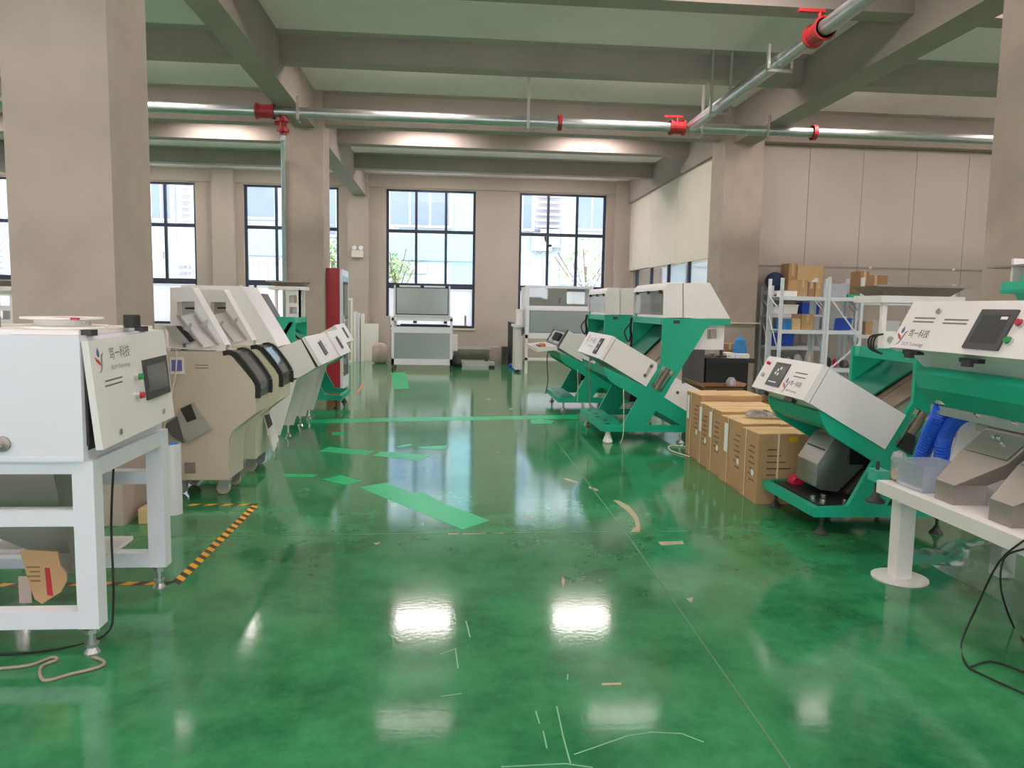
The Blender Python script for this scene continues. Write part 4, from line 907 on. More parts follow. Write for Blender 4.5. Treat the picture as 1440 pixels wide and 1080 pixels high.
q = P1b([(256,574),(271,567),(279,588),(266,593)]); bm = nb(); b_py(bm,q,5.855,5.86); obj('outlet_window',bm,'dark_metal',ob)
q = P1b([(234,597),(252,584),(262,622),(246,612)]); bm = nb(); b_py(bm,q,5.85,5.86); obj('outlet_mouth',bm,'dark_grey',ob)
q = P1b([(260,650),(275,650),(275,665),(260,665)]); box('socket','dull_steel',q[0][0],q[1][0],5.89,5.9,q[2][1],q[0][1],tb1)
for j in range(2): q = P1b([(274,514+4*j),(293,514+4*j)]); box('vent_slot','ink_grey',q[0][0],q[1][0],5.898,5.9,q[0][1],q[0][1]+.006,tb1,0)
tube('white_lead','cord_white',[(q[0][0]-.12,5.87,1.13),(q[0][0]-.13,5.86,.95),(q[0][0]-.18,5.84,.7),(q[0][0]-.22,5.84,.52)],.006,tb1)
t = thing('tilted_monitor','grey tilted monitor with a black edge on the beige cabinet','monitor',(-2.15,5.98,1.13))
q = XZ([(236,458),(252,458),(272,480),(248,481)],5.97); bm = nb(); b_py(bm,q,5.91,5.945); obj('screen_shell',bm,'silver',t,.003)
q = XZ([(251,458),(256,458),(276,479),(271,481)],5.97); bm = nb(); b_py(bm,q,5.905,5.947); obj('screen_edge',bm,'black_plastic',t)
bm = nb(); p = W(262,481,y=5.97); b_lathe(bm,(p.x,5.925,1.128),[(.022,0),(.022,.008),(.012,.02),(.01,.05)],16); obj('monitor_foot',bm,'dark_grey',t)
t = thing('printed_carton','white printed carton behind the tilted monitor','box',(-2.35,6.05,1.13))
box('box_body','paper_white',-2.38,-2.2,6.0,6.14,1.128,1.30,t); box('box_print','logo_grey',-2.27,-2.22,5.998,6.0,1.22,1.26,t,0)
tag(slab('white_tray','white_paint',[(-2.3,5.90,1.145),(-1.78,5.90,1.13),(-1.78,6.0,1.13),(-2.3,6.0,1.145)],.012),'thin white tray lying on the beige cabinet top','tray')
tb2, P2b = beige('cream cabinet sorter on casters between the beige one and the white legged machines',6.71,.45,0,'cream_paint',-.05,True,2)
# open outlet door with dark glass at the foot of the cream cabinet
q = [W(u,v,y=6.75) for u,v in ((361,582),(371,580),(371,600),(361,628))]
slab('outlet_door','white_paint',[W(371,582,y=6.9),W(381,583,y=7.1),W(392,618,y=7.15),W(386,635,y=6.9)],.012,tb2)
slab('outlet_window','dark_metal',[W(372,584,y=6.89),W(379,582,y=7.08),W(383,597,y=7.08),W(377,603,y=6.89)],-.004,tb2)
# --- white machines on slanted legs
def white_leg(label, y0, y1, yl, s):
    t = thing('sorting_machine',label,'sorter',(-1.75,y0,0),'white slanted leg machines')
    plateY('control_box','white_paint',[(-2.25,.82),(-1.52,1.13),(-1.37,.84),(-1.56,.72),(-2.25,.45)],y0,y1,t,(),.006)
    d = Vector((.15,-.29)).normalized(); n = Vector((-d.y,d.x)); n = n if n.x > 0 else -n
    q = [Vector((-1.52,1.135))+n*.012,Vector((-1.37,.838))+n*.03,Vector((-1.37,.838))+n*.07,Vector((-1.52,1.135))+n*.05]
    ld = plateY('lid','white_paint',[(p.x,p.y) for p in q],y0-.004,y1+.004,t,(),.006)
    gq = [Vector((-1.52,1.13)),Vector((-1.37,.842)),q[1],q[0]]; plateY('gasket','dark_metal',[(p.x,p.y) for p in gq],y0+.004,y1-.004,t,(),0)
    fc = Face((q[2].x,y0,q[2].y),(q[2].x,y1,q[2].y),(q[3].x,y0,q[3].y))
    fc.box('display','black_plastic',fc.w*.38,fc.w*.46,fc.h*.22,fc.h*.72,0,.006,ld); fc.box('display','dark_grey',fc.w*.5,fc.w*.56,fc.h*.25,fc.h*.76,0,.006,ld)
    fc.text('firm_name','ink_grey','笃一',.05,fc.w*.64,fc.h*.5,ld)
    for ya in (y0,yl-.02): plateY('side_leg','white_paint',[(-1.56,.735),(-1.74,.13),(-1.88,.13),(-2.25,.46),(-2.25,.6)],ya,ya+.025,t,(),.003)
    slab('skirt','white_paint',[(-1.60,y0+.03,.60),(-1.74,y0+.03,.14),(-1.74,yl-.02,.14),(-1.60,yl-.02,.60)],.01,t) if 0 else None
    for ya in (y0+.02,yl-.01):
        for xx in (-1.80,-2.2): bm = nb(); b_foot(bm,xx,ya,.131 if xx > -2 else .45,.036); obj('foot',bm,'chrome',t)
    if s == 2:
        slab('back_screen','dark_grey',[W(366,414,y=y0),W(384,446,y=y0),W(384,446,y=y0)+Vector((0,.3,0)),W(366,414,y=y0)+Vector((0,.3,0))],.02,t); slab('screen_stay','dark_grey',[W(384,446,y=y0),W(392,474,y=y0),W(392,474,y=y0)+Vector((0,.05,0)),W(384,446,y=y0)+Vector((0,.05,0))],.02,t); return t
    plateY('hood','white_paint',[(-2.7,1.66),(-2.12,1.66),(-1.76,1.05),(-2.25,.85),(-2.7,.85)],y0+.0,yl,t,(),.008)
    plateY('hood_edge','white_paint',[(-2.13,1.668),(-2.10,1.668),(-1.74,1.05),(-1.77,1.05)],y0-.005,y0+.03,t,(),.003)
    return t
white_leg('white machine on slanted legs next to the cream cabinet',7.9,9.12,8.6,1)
white_leg('white machine on slanted legs next to the green framed one',9.28,10.25,9.85,2)
# --- mirrored green sorters of the left row
tg,ld,fc,X = sorter('green framed sorter with an open hopper next to the red cabinet',-1.58,10.82,11.75,-1,kind='tray',ztop=1.29,hzt=.40,tx=(.50,1.10),base='open',cutports=False)
fc.box('display','black_plastic',fc.w*.45,fc.w*.62,fc.h*.2,fc.h*.8,0,.006,ld)
tube('hanging_cord','cord_white',[(-1.52,10.95,.9),(-1.51,10.9,.7),(-1.53,10.9,.5),(-1.50,10.92,.55)],.006,tg)
sorter('green framed sorter half hidden behind the big concrete column',-4.42,8.7,9.6,-1,kind='tray',ztop=1.20,base='open',cutports=False)
# --- red cabinet by the column
t = thing('display_cabinet','tall red cabinet with a glazed white door beside the column','cabinet',(-1.97,13.75,0))
box('cabinet_body','red_cabinet',-2.085,-1.86,13.1,13.9,.0,2.10,t,.008)
dr = box('door_frame','cool_white',-1.858,-1.82,13.1,13.9,.03,2.08,t,.004)
box('door_glass','smoke_glass',-1.819,-1.812,13.2,13.8,.25,1.98,dr,0); box('shelf','silver',-1.8195,-1.816,13.2,13.8,1.2,1.23,dr,0); box('handle','chrome',-1.82,-1.79,13.13,13.15,.9,1.3,dr)
# ================================================================== FAR END
def P_(u,v,y): q = W(u,v,y=y); return q.x,q.z
# --- inspection machine with grey windows in front of the middle window
t = thing('inspection_machine','pale framed machine with a grey flip window and panelled front under the window','machine',(-.62,17.8,0))
x0,x1,yn,yf = -1.33,.08,17.6,18.5
for x in (x0,x1-.06):
    for y in (yn,yf-.06): box('frame_post','cool_white',x,x+.06,y,y+.06,.12,1.2,t)
for x in (x0+.03,x1-.03):
    for y in (yn+.03,yf-.03): bm = nb(); b_foot(bm,x,y,.121,.04,.014); obj('foot',bm,'dark_metal',t)
box('base_rail','cool_white',x0,x1,yn,yn+.06,.12,.26,t); box('front_panel','grey_window',x0+.06,x1-.06,yn+.005,yn+.03,.26,.86,t)
box('front_rail','cool_white',x0+.06,x1-.06,yn,yn+.05,.86,1.0,t); box('head_rail','cool_white',x0,x1,yn,yn+.06,1.14,1.24,t)
box('inner_bed','dull_steel',x0+.06,x1-.06,yn+.1,yf-.1,.9,.95,t); box('belt_unit','black_plastic',x0+.2,x1-.12,yn+.08,yn+.3,1.01,1.06,t); box('belt_arm','dark_metal',x1-.3,x1+.35,yn+.1,yn+.2,.99,1.04,t); box('arm_post','pink_grey',x1+.27,x1+.32,yn+.12,yn+.18,1.04,1.28,t)
for s in (.38,.88): box('lamp_block','dark_metal',x0+(x1-x0)*s-.04,x0+(x1-x0)*s+.04,yn+.06,yn+.2,1.08,1.14,t)
plateY('side_cover','cool_white',[(0,0)]*0 or [(x0+.06,1.24),(x0+.09,1.24),(x0+.09,1.95),(x0+.06,1.95)],yn,yf,t,(),0); box('side_cover','cool_white',x1-.09,x1-.06,yn,yf,1.24,1.95,t)
bm = nb(); b_py(bm,[(x0+.06,1.24),(x1-.06,1.24),(x1-.06,1.95),(x0+.06,1.95)],yn-.02,yn+.02,[[(x0+.12,1.30),(x0+.12,1.89),(x1-.12,1.89),(x1-.12,1.30)]]); lidf = obj('flip_window_frame',bm,'cool_white',t)
bm = nb(); b_py(bm,[(x0+.10,1.28),(x1-.10,1.28),(x1-.10,1.91),(x0+.10,1.91)],yn-.026,yn-.02,[[(x0+.12,1.30),(x0+.12,1.89),(x1-.12,1.89),(x1-.12,1.30)]]); obj('gasket',bm,'black_rubber',lidf); box('window_pane','grey_window',x0+.12,x1-.12,yn-.03,yn-.024,1.30,1.89,lidf,0); box('pane_back','dull_steel',x0+.12,x1-.12,yn+.03,yn+.04,1.26,1.92,t,0)
box('roof','cool_white',x0+.06,x1-.06,yn+.02,yf,1.93,1.95,t)
for s in (.1,.5,.9): box('latch','black_plastic',x0+(x1-x0)*s-.04,x0+(x1-x0)*s+.04,yn-.03,yn-.02,1.90,1.95,lidf,0)
box('side_motor','white_paint',x1,x1+.12,yn+.1,yn+.4,.45,.82,t)
# --- double hood machine
t = thing('inspection_machine','white machine with two stacked grey windows before the right hand window','machine',(2.4,17.4,0))
x0,x1,yn,yf = 1.72,3.3,17.0,18.2
def hoodbox(z0,z1,y0,nm,pm):
    bm = nb(); b_py(bm,[(x0,z0),(x1,z0),(x1,z1),(x0,z1)],y0-.03,y0,[[(x0+.10,z0+.06),(x0+.10,z1-.06),(x1-.1,z1-.06),(x1-.1,z0+.06)]]); f = obj(nm,bm,'cool_white',t,0)
    box('gasket','dark_grey',x0+.085,x1-.085,y0-.033,y0-.03,z0+.05,z1-.05,f,0) if pm == 'grey_window' else None
    box('window_pane',pm,x0+.10,x1-.1,y0-.038,y0-.033,z0+.06,z1-.06,f,0)
hoodbox(1.48,2.0,17.3,'upper_window','acrylic'); hoodbox(.88,1.48,17.03,'lower_window','grey_window')
box('side_cover','cool_white',x0,x0+.03,17.3,yf,.88,2.0,t); box('side_cover','cool_white',x1-.03,x1,17.3,yf,.88,2.0,t); box('roof','cool_white',x0,x1,17.3,yf,1.97,2.0,t); box('inner_step','white_paint',x0+.03,x1-.03,17.03,17.33,1.44,1.48,t)
box('back_plate','white_paint',x0+.03,x0+1.1,yf-.05,yf,1.0,1.97,t); box('back_plate','white_paint',x0+1.1,x1-.03,yf-.05,yf,1.0,1.6,t)
for x in (x0,x1-.06):
    for y in (yn,yf-.06): box('leg','white_paint',x,x+.06,y,y+.06,0,.88,t)
box('cross_rail','white_paint',x0,x1,yn,yn+.06,.30,.36,t); box('cross_rail','white_paint',x0,x1,yn,yn+.06,.80,.88,t); box('red_sticker','red_button',x0+.9,x0+.95,yf-.052,yf-.05,1.6,1.75,t,0)
t = thing('white_cabinet','slim white cabinet on small feet beside the double window machine','cabinet',(1.7,17.6,0))
box('cabinet_body','white_paint',1.52,1.68,17.3,18.0,.06,1.04,t,.01); box('cabinet_top','cool_white',1.48,1.72,17.25,18.05,1.04,1.10,t,.01); box('control_head','white_paint',1.57,1.71,17.5,17.9,1.10,1.45,t,.01)
for y in (17.35,17.95): cyl('foot','dark_metal',(1.6,y,0),(1.6,y,.06),.03,t)
box('handle','dark_grey',1.66,1.69,17.27,17.3,.85,1.0,t)
# --- leaning boards, bags and metal by the back wall
def lean(u0,u1,v0,v1,y,th,m,label,frame=False):
    a = W(u0,v0,y=y); b = W(u1,v1,y=y)
    if frame:
        bm = nb(); b_py(bm,[(a.x,.0),(b.x,.0),(b.x,a.z),(a.x,a.z)],y,y+th,[[(a.x+.05,.06),(a.x+.05,a.z-.06),(b.x-.05,a.z-.06),(b.x-.05,.06)]]); o = obj('door_frame',bm,m)
    else: o = box('leaning_board',m,a.x,b.x,y,y+th,0,a.z)
    return tag(o,label,'frame' if frame else 'board')
lean(487,496,419,505,19.6,.06,'paper_white','empty white frame standing beside the glazed cabinet',True)
lean(497,501,438,505,19.9,.25,'paper_white','narrow white board leaning next to the white frame')
lean(502,506,440,505,20.0,.2,'cool_white','second narrow white board in the leaning stack'); lean(507.5,511.5,441,505,20.0,.22,'paper_white','outermost narrow white board with a pale edge')
lean(512.5,532,455,505,20.2,.05,'paper_white','wide plain white board leaning on the wall'); lean(527,549,444,470,20.45,.05,'panel_wall','beige board standing behind the white board'); 
bm = nb(); p = W(541,505,z=0); b_lathe(bm,(p.x,19.6,0),[(.12,0),(.2,.05),(.21,.25),(.19,.42),(.12,.5),(.03,.52)],12)
for v in bm.verts: v.co += Vector((random.uniform(-1,1),random.uniform(-1,1),random.uniform(-.5,.5)))*.02
tag(obj('wrapped_bundle',bm,'pink_grey',smooth=True),'rounded wrapped bundle on the floor left of the panelled machine'.replace('left of','beside'),'bundle')
t = thing('steel_trough','long shallow steel trough under the windows','trough',(1.0,19.6,0))
bm = nb(); b_px(bm,[(19.4,.42),(19.55,.12),(19.95,.12),(20.1,.42),(20.08,.42),(19.94,.14),(19.56,.14),(19.42,.42)],.12,1.05); obj('trough_body',bm,'dull_steel',t); box('trough_end','silver',.11,.12,19.45,20.05,.12,.42,t); box('trough_end','silver',1.05,1.06,19.45,20.05,.12,.42,t); box('trough_lip','silver',.1,1.07,19.38,19.42,.40,.46,t)
for x in (.2,.95): box('trough_foot','dark_metal',x,x+.05,19.55,19.95,0,.12,t)
tag(box('low_pallet','silver',.2,1.15,18.9,19.3,0,.10),'low grey steel sheet stack before the trough','sheet stack')
bm = nb(); b_lathe(bm,(.17,18.75,0),[(.16,0),(.14,.12),(.07,.28),(.03,.34)],9); tag(obj('black_sack',bm,'black_plastic',smooth=True),'black sack slumped beside the panelled machine','sack')
tag(box('cable_reel','black_rubber',.98,1.12,18.4,18.55,0,.05,None,.02),'flat black pad on the floor before the trough','pad')
bm = nb(); p = W(712,503,z=0); b_lathe(bm,(p.x-.05,18.7,0),[(.12,0),(.16,.03),(.14,.09),(.05,.12)],12); tag(obj('blue_sack',bm,'blue_hose',smooth=True),'small blue bundle on the floor by the pier','bundle')
tag(box('grey_canister','dark_grey',1.40,1.56,19.8,20.1,0,.45,None,.03),'grey canister against the pier','canister'); tag(box('dark_board','soft_black',1.60,1.64,19.0,20.6,0,1.1),'dark board standing on edge by the slim cabinet','board'); tag(box('beige_carton','panel_wall',1.12,1.38,20.2,20.6,0,.42),'plain beige carton against the pier','box')
# --- emergency light
t = thing('emergency_light','white twin head emergency light on the wall pilaster','light',(-2.42,20.55,2.75))
box('light_box','paper_white',-2.60,-2.30,20.5,20.58,2.74,2.92,t)
for x in (-2.53,-2.36): bm = nb(); b_lathe(bm,(x,20.52,2.98),[(.05,-.05),(.06,0),(.03,.05)],12,'y'); obj('light_head',bm,'lens_white',t); box('light_neck','paper_white',x-.015,x+.015,20.52,20.55,2.92,2.95,t)
# --- sprinkler pipes
ZP, YP = 4.24, 11.47
t = thing('sprinkler_pipe','galvanised sprinkler main crossing below the beams','pipe',(2,YP,ZP))
cyl('pipe','galv',(XL+.05,YP,ZP),(XR-.02,YP,ZP),.075,t,n=20)
def coupling(x, y, z, ax, par, L=.12, m='red_paint'):
    bm = nb(); d = Vector((1,0,0)) if ax == 'x' else Vector((0,1,0)) if ax == 'y' else Vector((0,0,1)); c = Vector((x,y,z))
    b_cyl(bm,c-d*L/2,c+d*L/2,.098,n=18); b_cyl(bm,c-d*L/2,c-d*(L/2-.03),.115,n=18); b_cyl(bm,c+d*(L/2-.03),c+d*L/2,.115,n=18); return obj('coupling',bm,m,par)
xa = W(373,157,y=YP).x; coupling(xa,YP,ZP,'x',t,.26); coupling(W(787,176,y=YP).x,YP,ZP,'x',t,.05); coupling(W(952,180,y=YP).x,YP,ZP,'x',t,.22); coupling(W(1144,188,y=YP).x,YP,ZP,'x',t,.06)
xv = W(398,180,y=YP).x
bm = nb(); b_cyl(bm,(xv,YP,ZP-.05),(xv,YP,ZP-.32),.055,n=14); b_cyl(bm,(xv,YP,ZP-.10),(xv,YP,ZP-.14),.09,n=14); b_cyl(bm,(xv,YP,ZP-.24),(xv,YP,ZP-.28),.09,n=14); b_cyl(bm,(xv-.12,YP,ZP-.16),(xv+.02,YP,ZP-.16),.03,n=8); obj('drop_valve',bm,'red_paint',t)
xd_ = W(399,300,y=12.84).x; tube('drop_pipe','rack_white',[(xv,YP,ZP-.28),(xv,YP,ZP-.40),(xd_,12.84,ZP-.40),(xd_,12.84,.4)],.035,t,n=12,k=1)
bm = nb(); x = W(945,175,y=YP).x; b_box(bm,x-.14,x+.14,YP-.10,YP-.06,ZP+.12,ZP+.15); b_cyl(bm,(x+.06,YP-.08,ZP),(x+.06,YP-.08,ZP+.14),.02,n=8); obj('valve_lever',bm,'red_paint',t)
for u,zt in ((742,ZS),(420,4.45),(1078,4.45),(985,ZS)):
    x = W(u,175,y=YP).x
    bm = nb(); b_box(bm,x-.02,x+.02,YP-.09,YP-.08,ZP-.13,zt); obj('hanger',bm,'silver',t); bm = nb(); b_box(bm,x-.02,x+.02,YP-.09,YP+.09,ZP-.13,ZP-.12); obj('hanger',bm,'silver',t)
XP = 3.6
t = thing('sprinkler_pipe','galvanised sprinkler branch running along the aisle under the girder','pipe',(XP,6,ZP))
cyl('pipe','galv',(XP,YB+.1,ZP+.005),(XP,YP-.1,ZP+.005),.078,t,n=20)
q = W(1150,46,z=ZP); coupling(XP,q.y,ZP+.005,'y',t,.26); bm = nb(); b_box(bm,XP-.22,XP+.05,q.y-.02,q.y+.02,ZP+.19,ZP+.22); b_cyl(bm,(XP,q.y,ZP+.09),(XP,q.y,ZP+.2),.02,n=8); obj('valve_lever',bm,'red_paint',t)
for y in (8.35,10.2):
    for s in (-.13,.13): box('hanger','silver',XP+s-.015,XP+s+.015,y-.02,y+.02,ZP-.10,ZP+.18 if y < 9 else ZS,t,0)
    box('hanger','silver',XP-.145,XP+.145,y-.02,y+.02,ZP-.115,ZP-.085,t,0)
# ================================================================== STORE CORNER
def rack(label, x0, x1, y0, y1, H_, levels, brace=False):
    t = thing('storage_rack',label,'rack',((x0+x1)/2,(y0+y1)/2,0),'white storage racks')
    for x in (x0,x1-.045):
        for y in (y0,y1-.045): box('rack_post','rack_white',x,x+.045,y,y+.045,0,H_,t,.003)
    for z in levels:
        sh = box('shelf','rack_white',x0+.045,x1-.045,y0+.01,y1-.01,z-.012,z,t,.002); box('shelf_beam','rack_white',x0+.045,x1-.045,y0,y0+.03,z-.06,z+.002,t,.002); box('shelf_beam','rack_white',x0+.045,x1-.045,y1-.03,y1,z-.06,z+.002,t,.002)
    for x in (x0+.02,x1-.025):
        for z0,z1 in ((.15,.75),(.85,1.45),(1.5,1.75)): tube('side_brace','rack_white',[(x,y0+.03,z0),(x,y1-.03,z1)],.011,t,k=1)
    if brace: 
        for z0,z1 in ((1.70,1.08),(.55,1.0)): slab('front_brace','rack_white',[(x0+.05,y0-.004,z0),(x1-.03,y0-.004,z1),(x1-.03,y0-.004,z1+.04),(x0+.05,y0-.004,z0+.04)],-.006,t)
    return t
YR = 11.5
LV1 = [.55,1.0,1.22,1.745]; 
xa,xb,xc = W(1097,440,y=YR).x, W(1161,440,y=YR).x, W(1212,440,y=YR).x
rack('white storage rack with brown cartons on its upper shelf', xa, xb+.02, YR, YR+.5, 2.03, [.62,1.22,1.745])
rack('white storage rack with a diagonal brace and a blue bin', xb+.025, xc+.02, YR, YR+.5, 2.06, [.62,1.22,1.745], True)
rack('white storage rack behind the column against the panel wall', 5.55, 6.55, 12.72, 13.2, 1.95, [.9,1.46,1.86])
rack('white storage rack standing behind the steel tray', xc+.06, xc+1.75, YR+.3, YR+.8, 2.0, [.62,1.15,1.70])
def carton(name, x0,x1,y0,y1,z0,h, label, m='carton', open_=False, cat='box', tape=True):
    t = thing(name,label,cat,((x0+x1)/2,(y0+y1)/2,z0))
    z0 += .007 if open_ else .001
    if open_:
        bm = nb(); b_box(bm,x0,x1,y0,y1,z0,z0+h); bmesh.ops.delete(bm,geom=[f for f in bm.faces if f.calc_center_median().z > z0+h*.9],context='FACES'); bmesh.ops.solidify(bm,geom=bm.faces[:],thickness=.005); obj('box_body',bm,m,t)
        slab('flap',m,[(x0,y0,z0+h),(x1,y0,z0+h),(x1-.02,y0-.08,z0+h+.03),(x0+.02,y0-.08,z0+h+.03)],.004,t,0); slab('flap','carton_pale',[(x0,y0,z0+h),(x0,y1,z0+h),(x0-.06,y1-.02,z0+h+.06),(x0-.06,y0+.02,z0+h+.06)],.004,t,0)
        slab('flap',m,[(x1,y0,z0+h),(x1,y1,z0+h),(x1+.05,y1-.02,z0+h+.05),(x1+.05,y0+.02,z0+h+.05)],.004,t,0)
    else:
        box('box_body',m,x0,x1,y0,y1,z0,z0+h,t,.004)
        if tape: box('box_tape','carton_pale',x0-.001,x1+.001,(y0+y1)/2-.02,(y0+y1)/2+.02,z0+h,z0+h+.001,t,0); box('box_tape','carton_pale',(x0+x1)/2-.02,(x0+x1)/2+.02,y0-.001,y0,z0+h*.55,z0+h,t,0)
    return t
def tub(name, x0,x1,y0,y1,z0,h,m,label,cat='bin',slope=True):
    t = thing(name,label,cat,((x0+x1)/2,(y0+y1)/2,z0)); z0 += .008
    fr = h*.55 if slope else h
    bm = nb(); p = [(x0,y0,z0),(x1,y0,z0),(x1,y1,z0),(x0,y1,z0),(x0-.01,y0-.01,z0+h),(x1+.01,y0-.01,z0+h),(x1+.01,y1,z0+h),(x0-.01,y1,z0+h)]
    b_hex(bm,p); bmesh.ops.delete(bm,geom=[f for f in bm.faces if f.calc_center_median().z > z0+h*.9],context='FACES'); bmesh.ops.solidify(bm,geom=bm.faces[:],thickness=.006); obj('bin_body',bm,m,t)
    bm = nb(); b_box(bm,x0-.018,x1+.018,y0-.018,y0-.008,z0+h-.02,z0+h); b_box(bm,x0-.018,x1+.018,y1,y1+.01,z0+h-.02,z0+h); obj('bin_rim',bm,m,t)
    return t
r1 = lambda u,z: W(u,440,y=YR+.1).x
Z3 = 1.745; ya,yb = YR+.06,YR+.42
carton('small_carton',r1(1119,0),r1(1132,0),ya,yb,Z3,.26,'taped small carton between its twins on the upper rack shelf','carton'); carton('small_carton',r1(1133,0),r1(1142,0),ya,yb,Z3,.23,'narrow taped carton beside the clear bin','carton_dark'); carton('small_carton',r1(1143,0),r1(1152,0),ya,yb,Z3,.23,'narrow carton with an orange tag on the upper shelf','carton')
tub('clear_bin',r1(1165,0),r1(1187,0),ya,yb,Z3,.2,'clear_plastic','clear bin on a green mat on the upper rack shelf',slope=False)
tag(box('white_box','paper_white',r1(1103,0),r1(1118,0),ya,yb,Z3+.001,Z3+.09),'flat white box on the upper rack shelf end','box')
tag(box('green_mat','green_paint',r1(1189,0),r1(1206,0),ya,yb,Z3+.001,Z3+.05),'green slab at the end of the upper rack shelf','slab')
Z2 = 1.22
tag(box('teal_box','blue_light',r1(1104,0),r1(1112,0),ya,yb,Z2+.001,Z2+.17),'teal box at the post of the middle shelf','box'); carton('small_carton',r1(1113,0),r1(1125,0),ya,yb,Z2,.18,'pale carton with a creased top on the middle shelf','carton_pale'); carton('small_carton',r1(1126,0),r1(1143,0),ya,yb,Z2,.25,'upright brown carton on the middle shelf','carton')
tub('grey_bin',r1(1145,0),r1(1152,0),ya+.03,yb,Z2,.21,'grey_bin','pale grey bin beside the upright brown carton'); tub('grey_bin',r1(1166,0),r1(1172,0),ya,yb,Z2,.2,'clear_plastic','clear bin next to the blue bin on the middle shelf'); tub('blue_bin',r1(1175,0),r1(1197,0),ya+.03,yb,Z2,.19,'blue_bin','blue open bin behind the diagonal brace')
tub('blue_bin',r1(1110,0),r1(1138,0),YR+.1,YR+.4,0,.3,'blue_bin','blue bin on the floor in the shade of the rack')
Z1 = .62
for k,(u0,u1,h,m,lb) in enumerate(((1112,1122,.15,'pink_grey','pinkish parts bag on the low shelf'),(1124,1136,.2,'grey_bin','grey parts bag on the low shelf'),(1140,1152,.26,'silver','silver wrapped part on the low shelf'),(1168,1178,.16,'soft_black','black cable bundle on the low shelf'),(1180,1188,.14,'red_button','red cable roll on the low shelf'),(1190,1204,.12,'dark_grey','dark tool case on the low shelf'))):
    x0,x1 = r1(u0,0),r1(u1,0); bm = nb(); n = 9
    b_lathe(bm,((x0+x1)/2,YR+.22,Z1+.001),[((x1-x0)*.35,0),((x1-x0)*.5,h*.25),((x1-x0)*.46,h*.6),((x1-x0)*.3,h*.9),((x1-x0)*.08,h)],n)
    for v in bm.verts: v.co += Vector((random.uniform(-1,1),random.uniform(-1,1),random.uniform(0,.6)))*.012
    tag(obj('parts_bag',bm,m),lb,'bag')
carton('small_carton',r1(1166,0),r1(1182,0),ya,yb,0,.30,'brown carton on the floor under the braced rack','carton'); tub('blue_bin',r1(1186,0),r1(1198,0),ya+.02,yb,0,.28,'blue_bin','blue bin on the floor under the braced rack')
tag(box('white_carton','paper_white',r1(1187,0),r1(1206,0),YR+.3,YR+.46,Z2+.21+.0,Z2+.22),'white board behind the blue bin','board') if 0 else None
tag(box('white_poster','paper_white',r1(1187,0),r1(1205,0),YR+.505,YR+.51,Z2,Z2+.36),'white sheet standing behind the blue bin','sheet')
# more stored parts
for u0,u1,y,z,h,m,nm,lb,ct in ((1215,1222,YR+.42,1.151,.30,'paper_white','paper_roll','white paper roll standing beside the brown carton on the lower shelf','roll'),
    (1103,1110,YR+.1,.621,.24,'dark_grey','motor_housing','dark motor housing on the low shelf by the rack post','motor'),
    (1226,1233,YR+.42,.621,.28,'blue_light','blue_drum','small blue drum on the bottom shelf behind the steel tray','drum'),
    (1240,1252,YR+.42,.621,.2,'pink_grey','wrapped_part','pinkish wrapped part on the bottom shelf behind the steel tray','part')):
    x0,x1 = r1(u0,0),r1(u1,0); bm = nb(); b_lathe(bm,((x0+x1)/2,y+.1,z),[((x1-x0)/2,0),((x1-x0)/2,h*.9),((x1-x0)*.3,h)],12); tag(obj(nm,bm,m),lb,ct)
# top of the racks behind
carton('big_carton',6.02,6.49,12.78,13.15,1.86,.45,'large pale carton on top of the rack by the column','carton_pale'); carton('big_carton',5.87,6.01,12.78,13.1,1.86,.48,'upright carton beside the dark blue cushion','carton')
t = thing('blue_cushion','dark blue rolled cushion standing on the rack top','cushion',(5.62,12.9,1.86)); bm = nb(); b_lathe(bm,(5.70,12.95,2.03),[(.02,-.1),(.15,-.08),(.165,0),(.15,.08),(.02,.1)],18,'y'); obj('cushion_body',bm,'blue_dark',t,smooth=True); tag(box('yellow_cloth','yellow_label',5.42,5.66,12.72,12.9,1.861,1.868,None,0),'yellow cloth edge hanging on the rack top','cloth') if 0 else None
tub('white_pot',5.62,5.74,12.76,12.9,1.46,.12,'paper_white','small white pot on the rear rack','pot',False); tub('white_box',5.80,6.05,12.76,13.0,1.46,.16,'paper_white','white open box on the rear rack','box',False); tub('blue_bin',6.15,6.45,12.78,13.0,1.46,.2,'blue_bin','blue bin on the rear rack shelf')
tub('blue_bin',5.64,6.02,12.78,13.1,.9,.26,'blue_bin','wide blue bin holding blue cloth on the rear rack'); bm = nb(); b_lathe(bm,(5.83,12.9,1.10),[(.14,0),(.17,.06),(.12,.14),(.03,.2)],10); tag(obj('blue_cloth',bm,'blue_light'),'crumpled blue cloth in the wide blue bin','cloth')
tub('red_bin',5.6,5.75,12.76,12.95,1.2+.0 if 0 else .9+.27,.16,'red_paint','red bin','bin') if 0 else None
xq = lambda u: W(u,420,y=YR+.45).x
carton('big_carton',xq(1209),xq(1242),YR+.36,YR+.7,1.70,.42,'large taped brown carton on the rack behind the steel tray','carton_dark'); carton('big_carton',xq(1192),xq(1204),YR+.1,YR+.4,1.97 if 0 else 1.745,.42,'dark brown carton standing at the rack end','carton_dark') 
carton('big_carton',xq(1262),xq(1300),YR+.35,YR+.7,1.70,.18,'low open brown carton on the rack behind the steel tray','carton_dark',True)
carton('big_carton',xq(1215),xq(1250),YR+.35,YR+.7,1.15,.22,'brown carton on the lower shelf behind the steel tray','carton'); tag(box('green_case','dark_green',xq(1255),xq(1285),YR+.35,YR+.7,1.151,1.33),'dark green case on the lower shelf behind the steel tray','case')
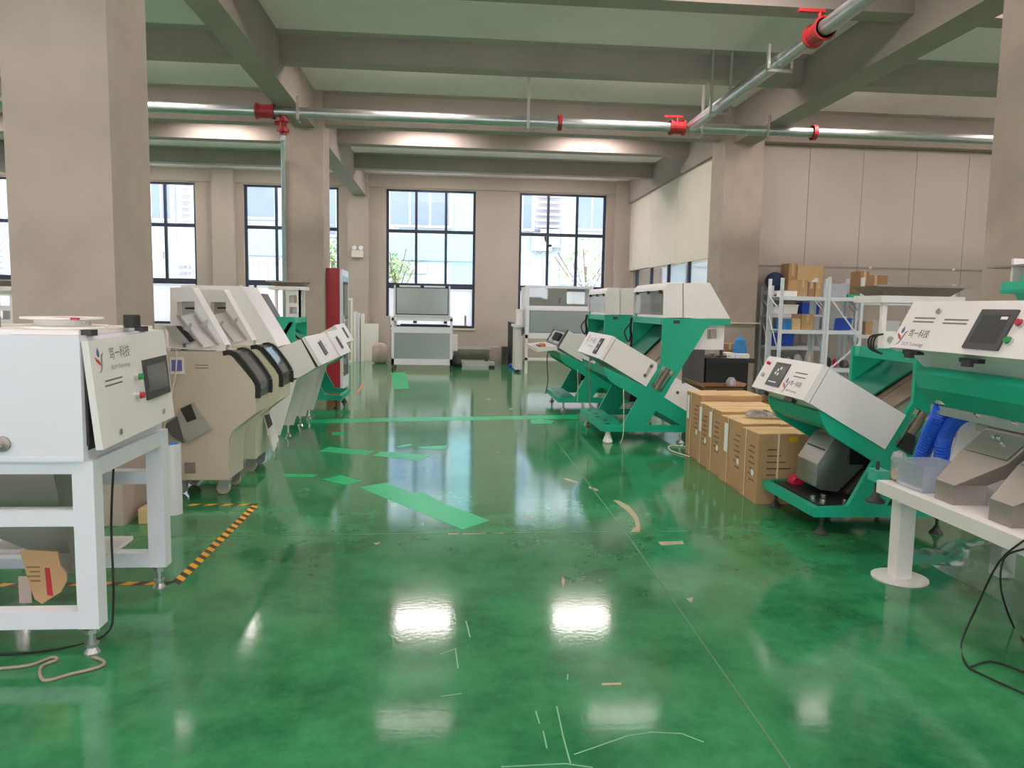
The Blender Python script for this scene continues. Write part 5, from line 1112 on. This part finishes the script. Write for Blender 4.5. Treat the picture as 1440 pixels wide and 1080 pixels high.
# --- black desk with clutter
xd = lambda u,y=9.9: W(u,500,y=y).x
t = thing('black_desk','black desk piled with cords and papers behind the hooded sorter','desk',(3.9,10.2,0))
y0 = 9.9; x0,x1 = xd(994),xd(1062)
box('desk_top','soft_black',x0,x1,y0,y0+.6,.80,.86,t); box('front_panel','black_plastic',x0+.02,x1-.08,y0+.02,y0+.04,.0,.80,t); box('side_panel','soft_black',x0,x0+.02,y0,y0+.6,0,.8,t); box('side_panel','soft_black',x1-.10,x1-.08,y0+.05,y0+.6,0,.8,t)
tag(box('black_locker','dark_grey',xd(973),xd(991),9.9,10.3,0,.98),'dark grey locker beside the black desk','locker')
t = thing('cord_heap','tangled heap of pale cords on the black desk','cords',(x0+.2,y0+.1,.861))
for k in range(7):
    P = [(x0+.02+.05*i+random.uniform(-.03,.03),y0+.05+random.uniform(-.03,.1),.87+random.uniform(0,.05)-(.06 if i < 2 else 0)*0) for i in range(7)]; tube('cord','cord_grey' if k%2 else 'dark_grey',P,.008,t)
tag(box('paper_stack','paper_white',xd(1024),xd(1036),y0+.05,y0+.3,.861,.93),'white booklet standing on the black desk','booklet'); tag(box('paper_stack','paper_white',xd(1037),xd(1056),y0+.05,y0+.35,.861,.92),'stack of papers at the end of the black desk','papers')
carton('small_carton',xd(1018,10.3),xd(1034,10.3),10.3,10.48,.86,.18,'small brown carton at the back of the black desk','carton_dark')
bm = nb(); p = W(1050,490,y=10.35); b_lathe(bm,(x1-.12,10.15,.861),[(.09,0),(.10,.12),(.07,.24),(.02,.30)],10); tag(obj('blue_bag',bm,'blue_light'),'blue plastic bag on the back of the black desk','bag')
tag(cyl('white_cup','paper_white',(xd(977),9.95,.981),(xd(977),9.95,1.06),.05),'white cup lying on the dark locker','cup')
0 and tag(box('pink_box','red_cabinet',xd(1024,12.3),xd(1033,12.3),12.3,12.6,0,1.35),'dull red box on end beside the concrete column','box')
# open cartons on the floor between desk and row of cartons
carton('open_carton',W(989,545,y=8.7).x,W(1045,545,y=8.7).x,8.7,9.3,0,.58,'open carton with loose flaps on the floor before the black desk','carton_dark',True); carton('open_carton',W(1066,545,y=8.5).x,W(1094,545,y=8.5).x,8.3,8.8,0,.48,'second open carton beside the one with loose flaps','carton_dark',True)
bm = nb(); p = W(1030,545,y=8.9); b_lathe(bm,(p.x,8.95,.50),[(.05,0),(.06,.08),(.062,.15),(.03,.19)],12); tag(obj('plastic_bottle',bm,'clear_plastic',smooth=True),'clear plastic bottle sticking out of the open carton','bottle')
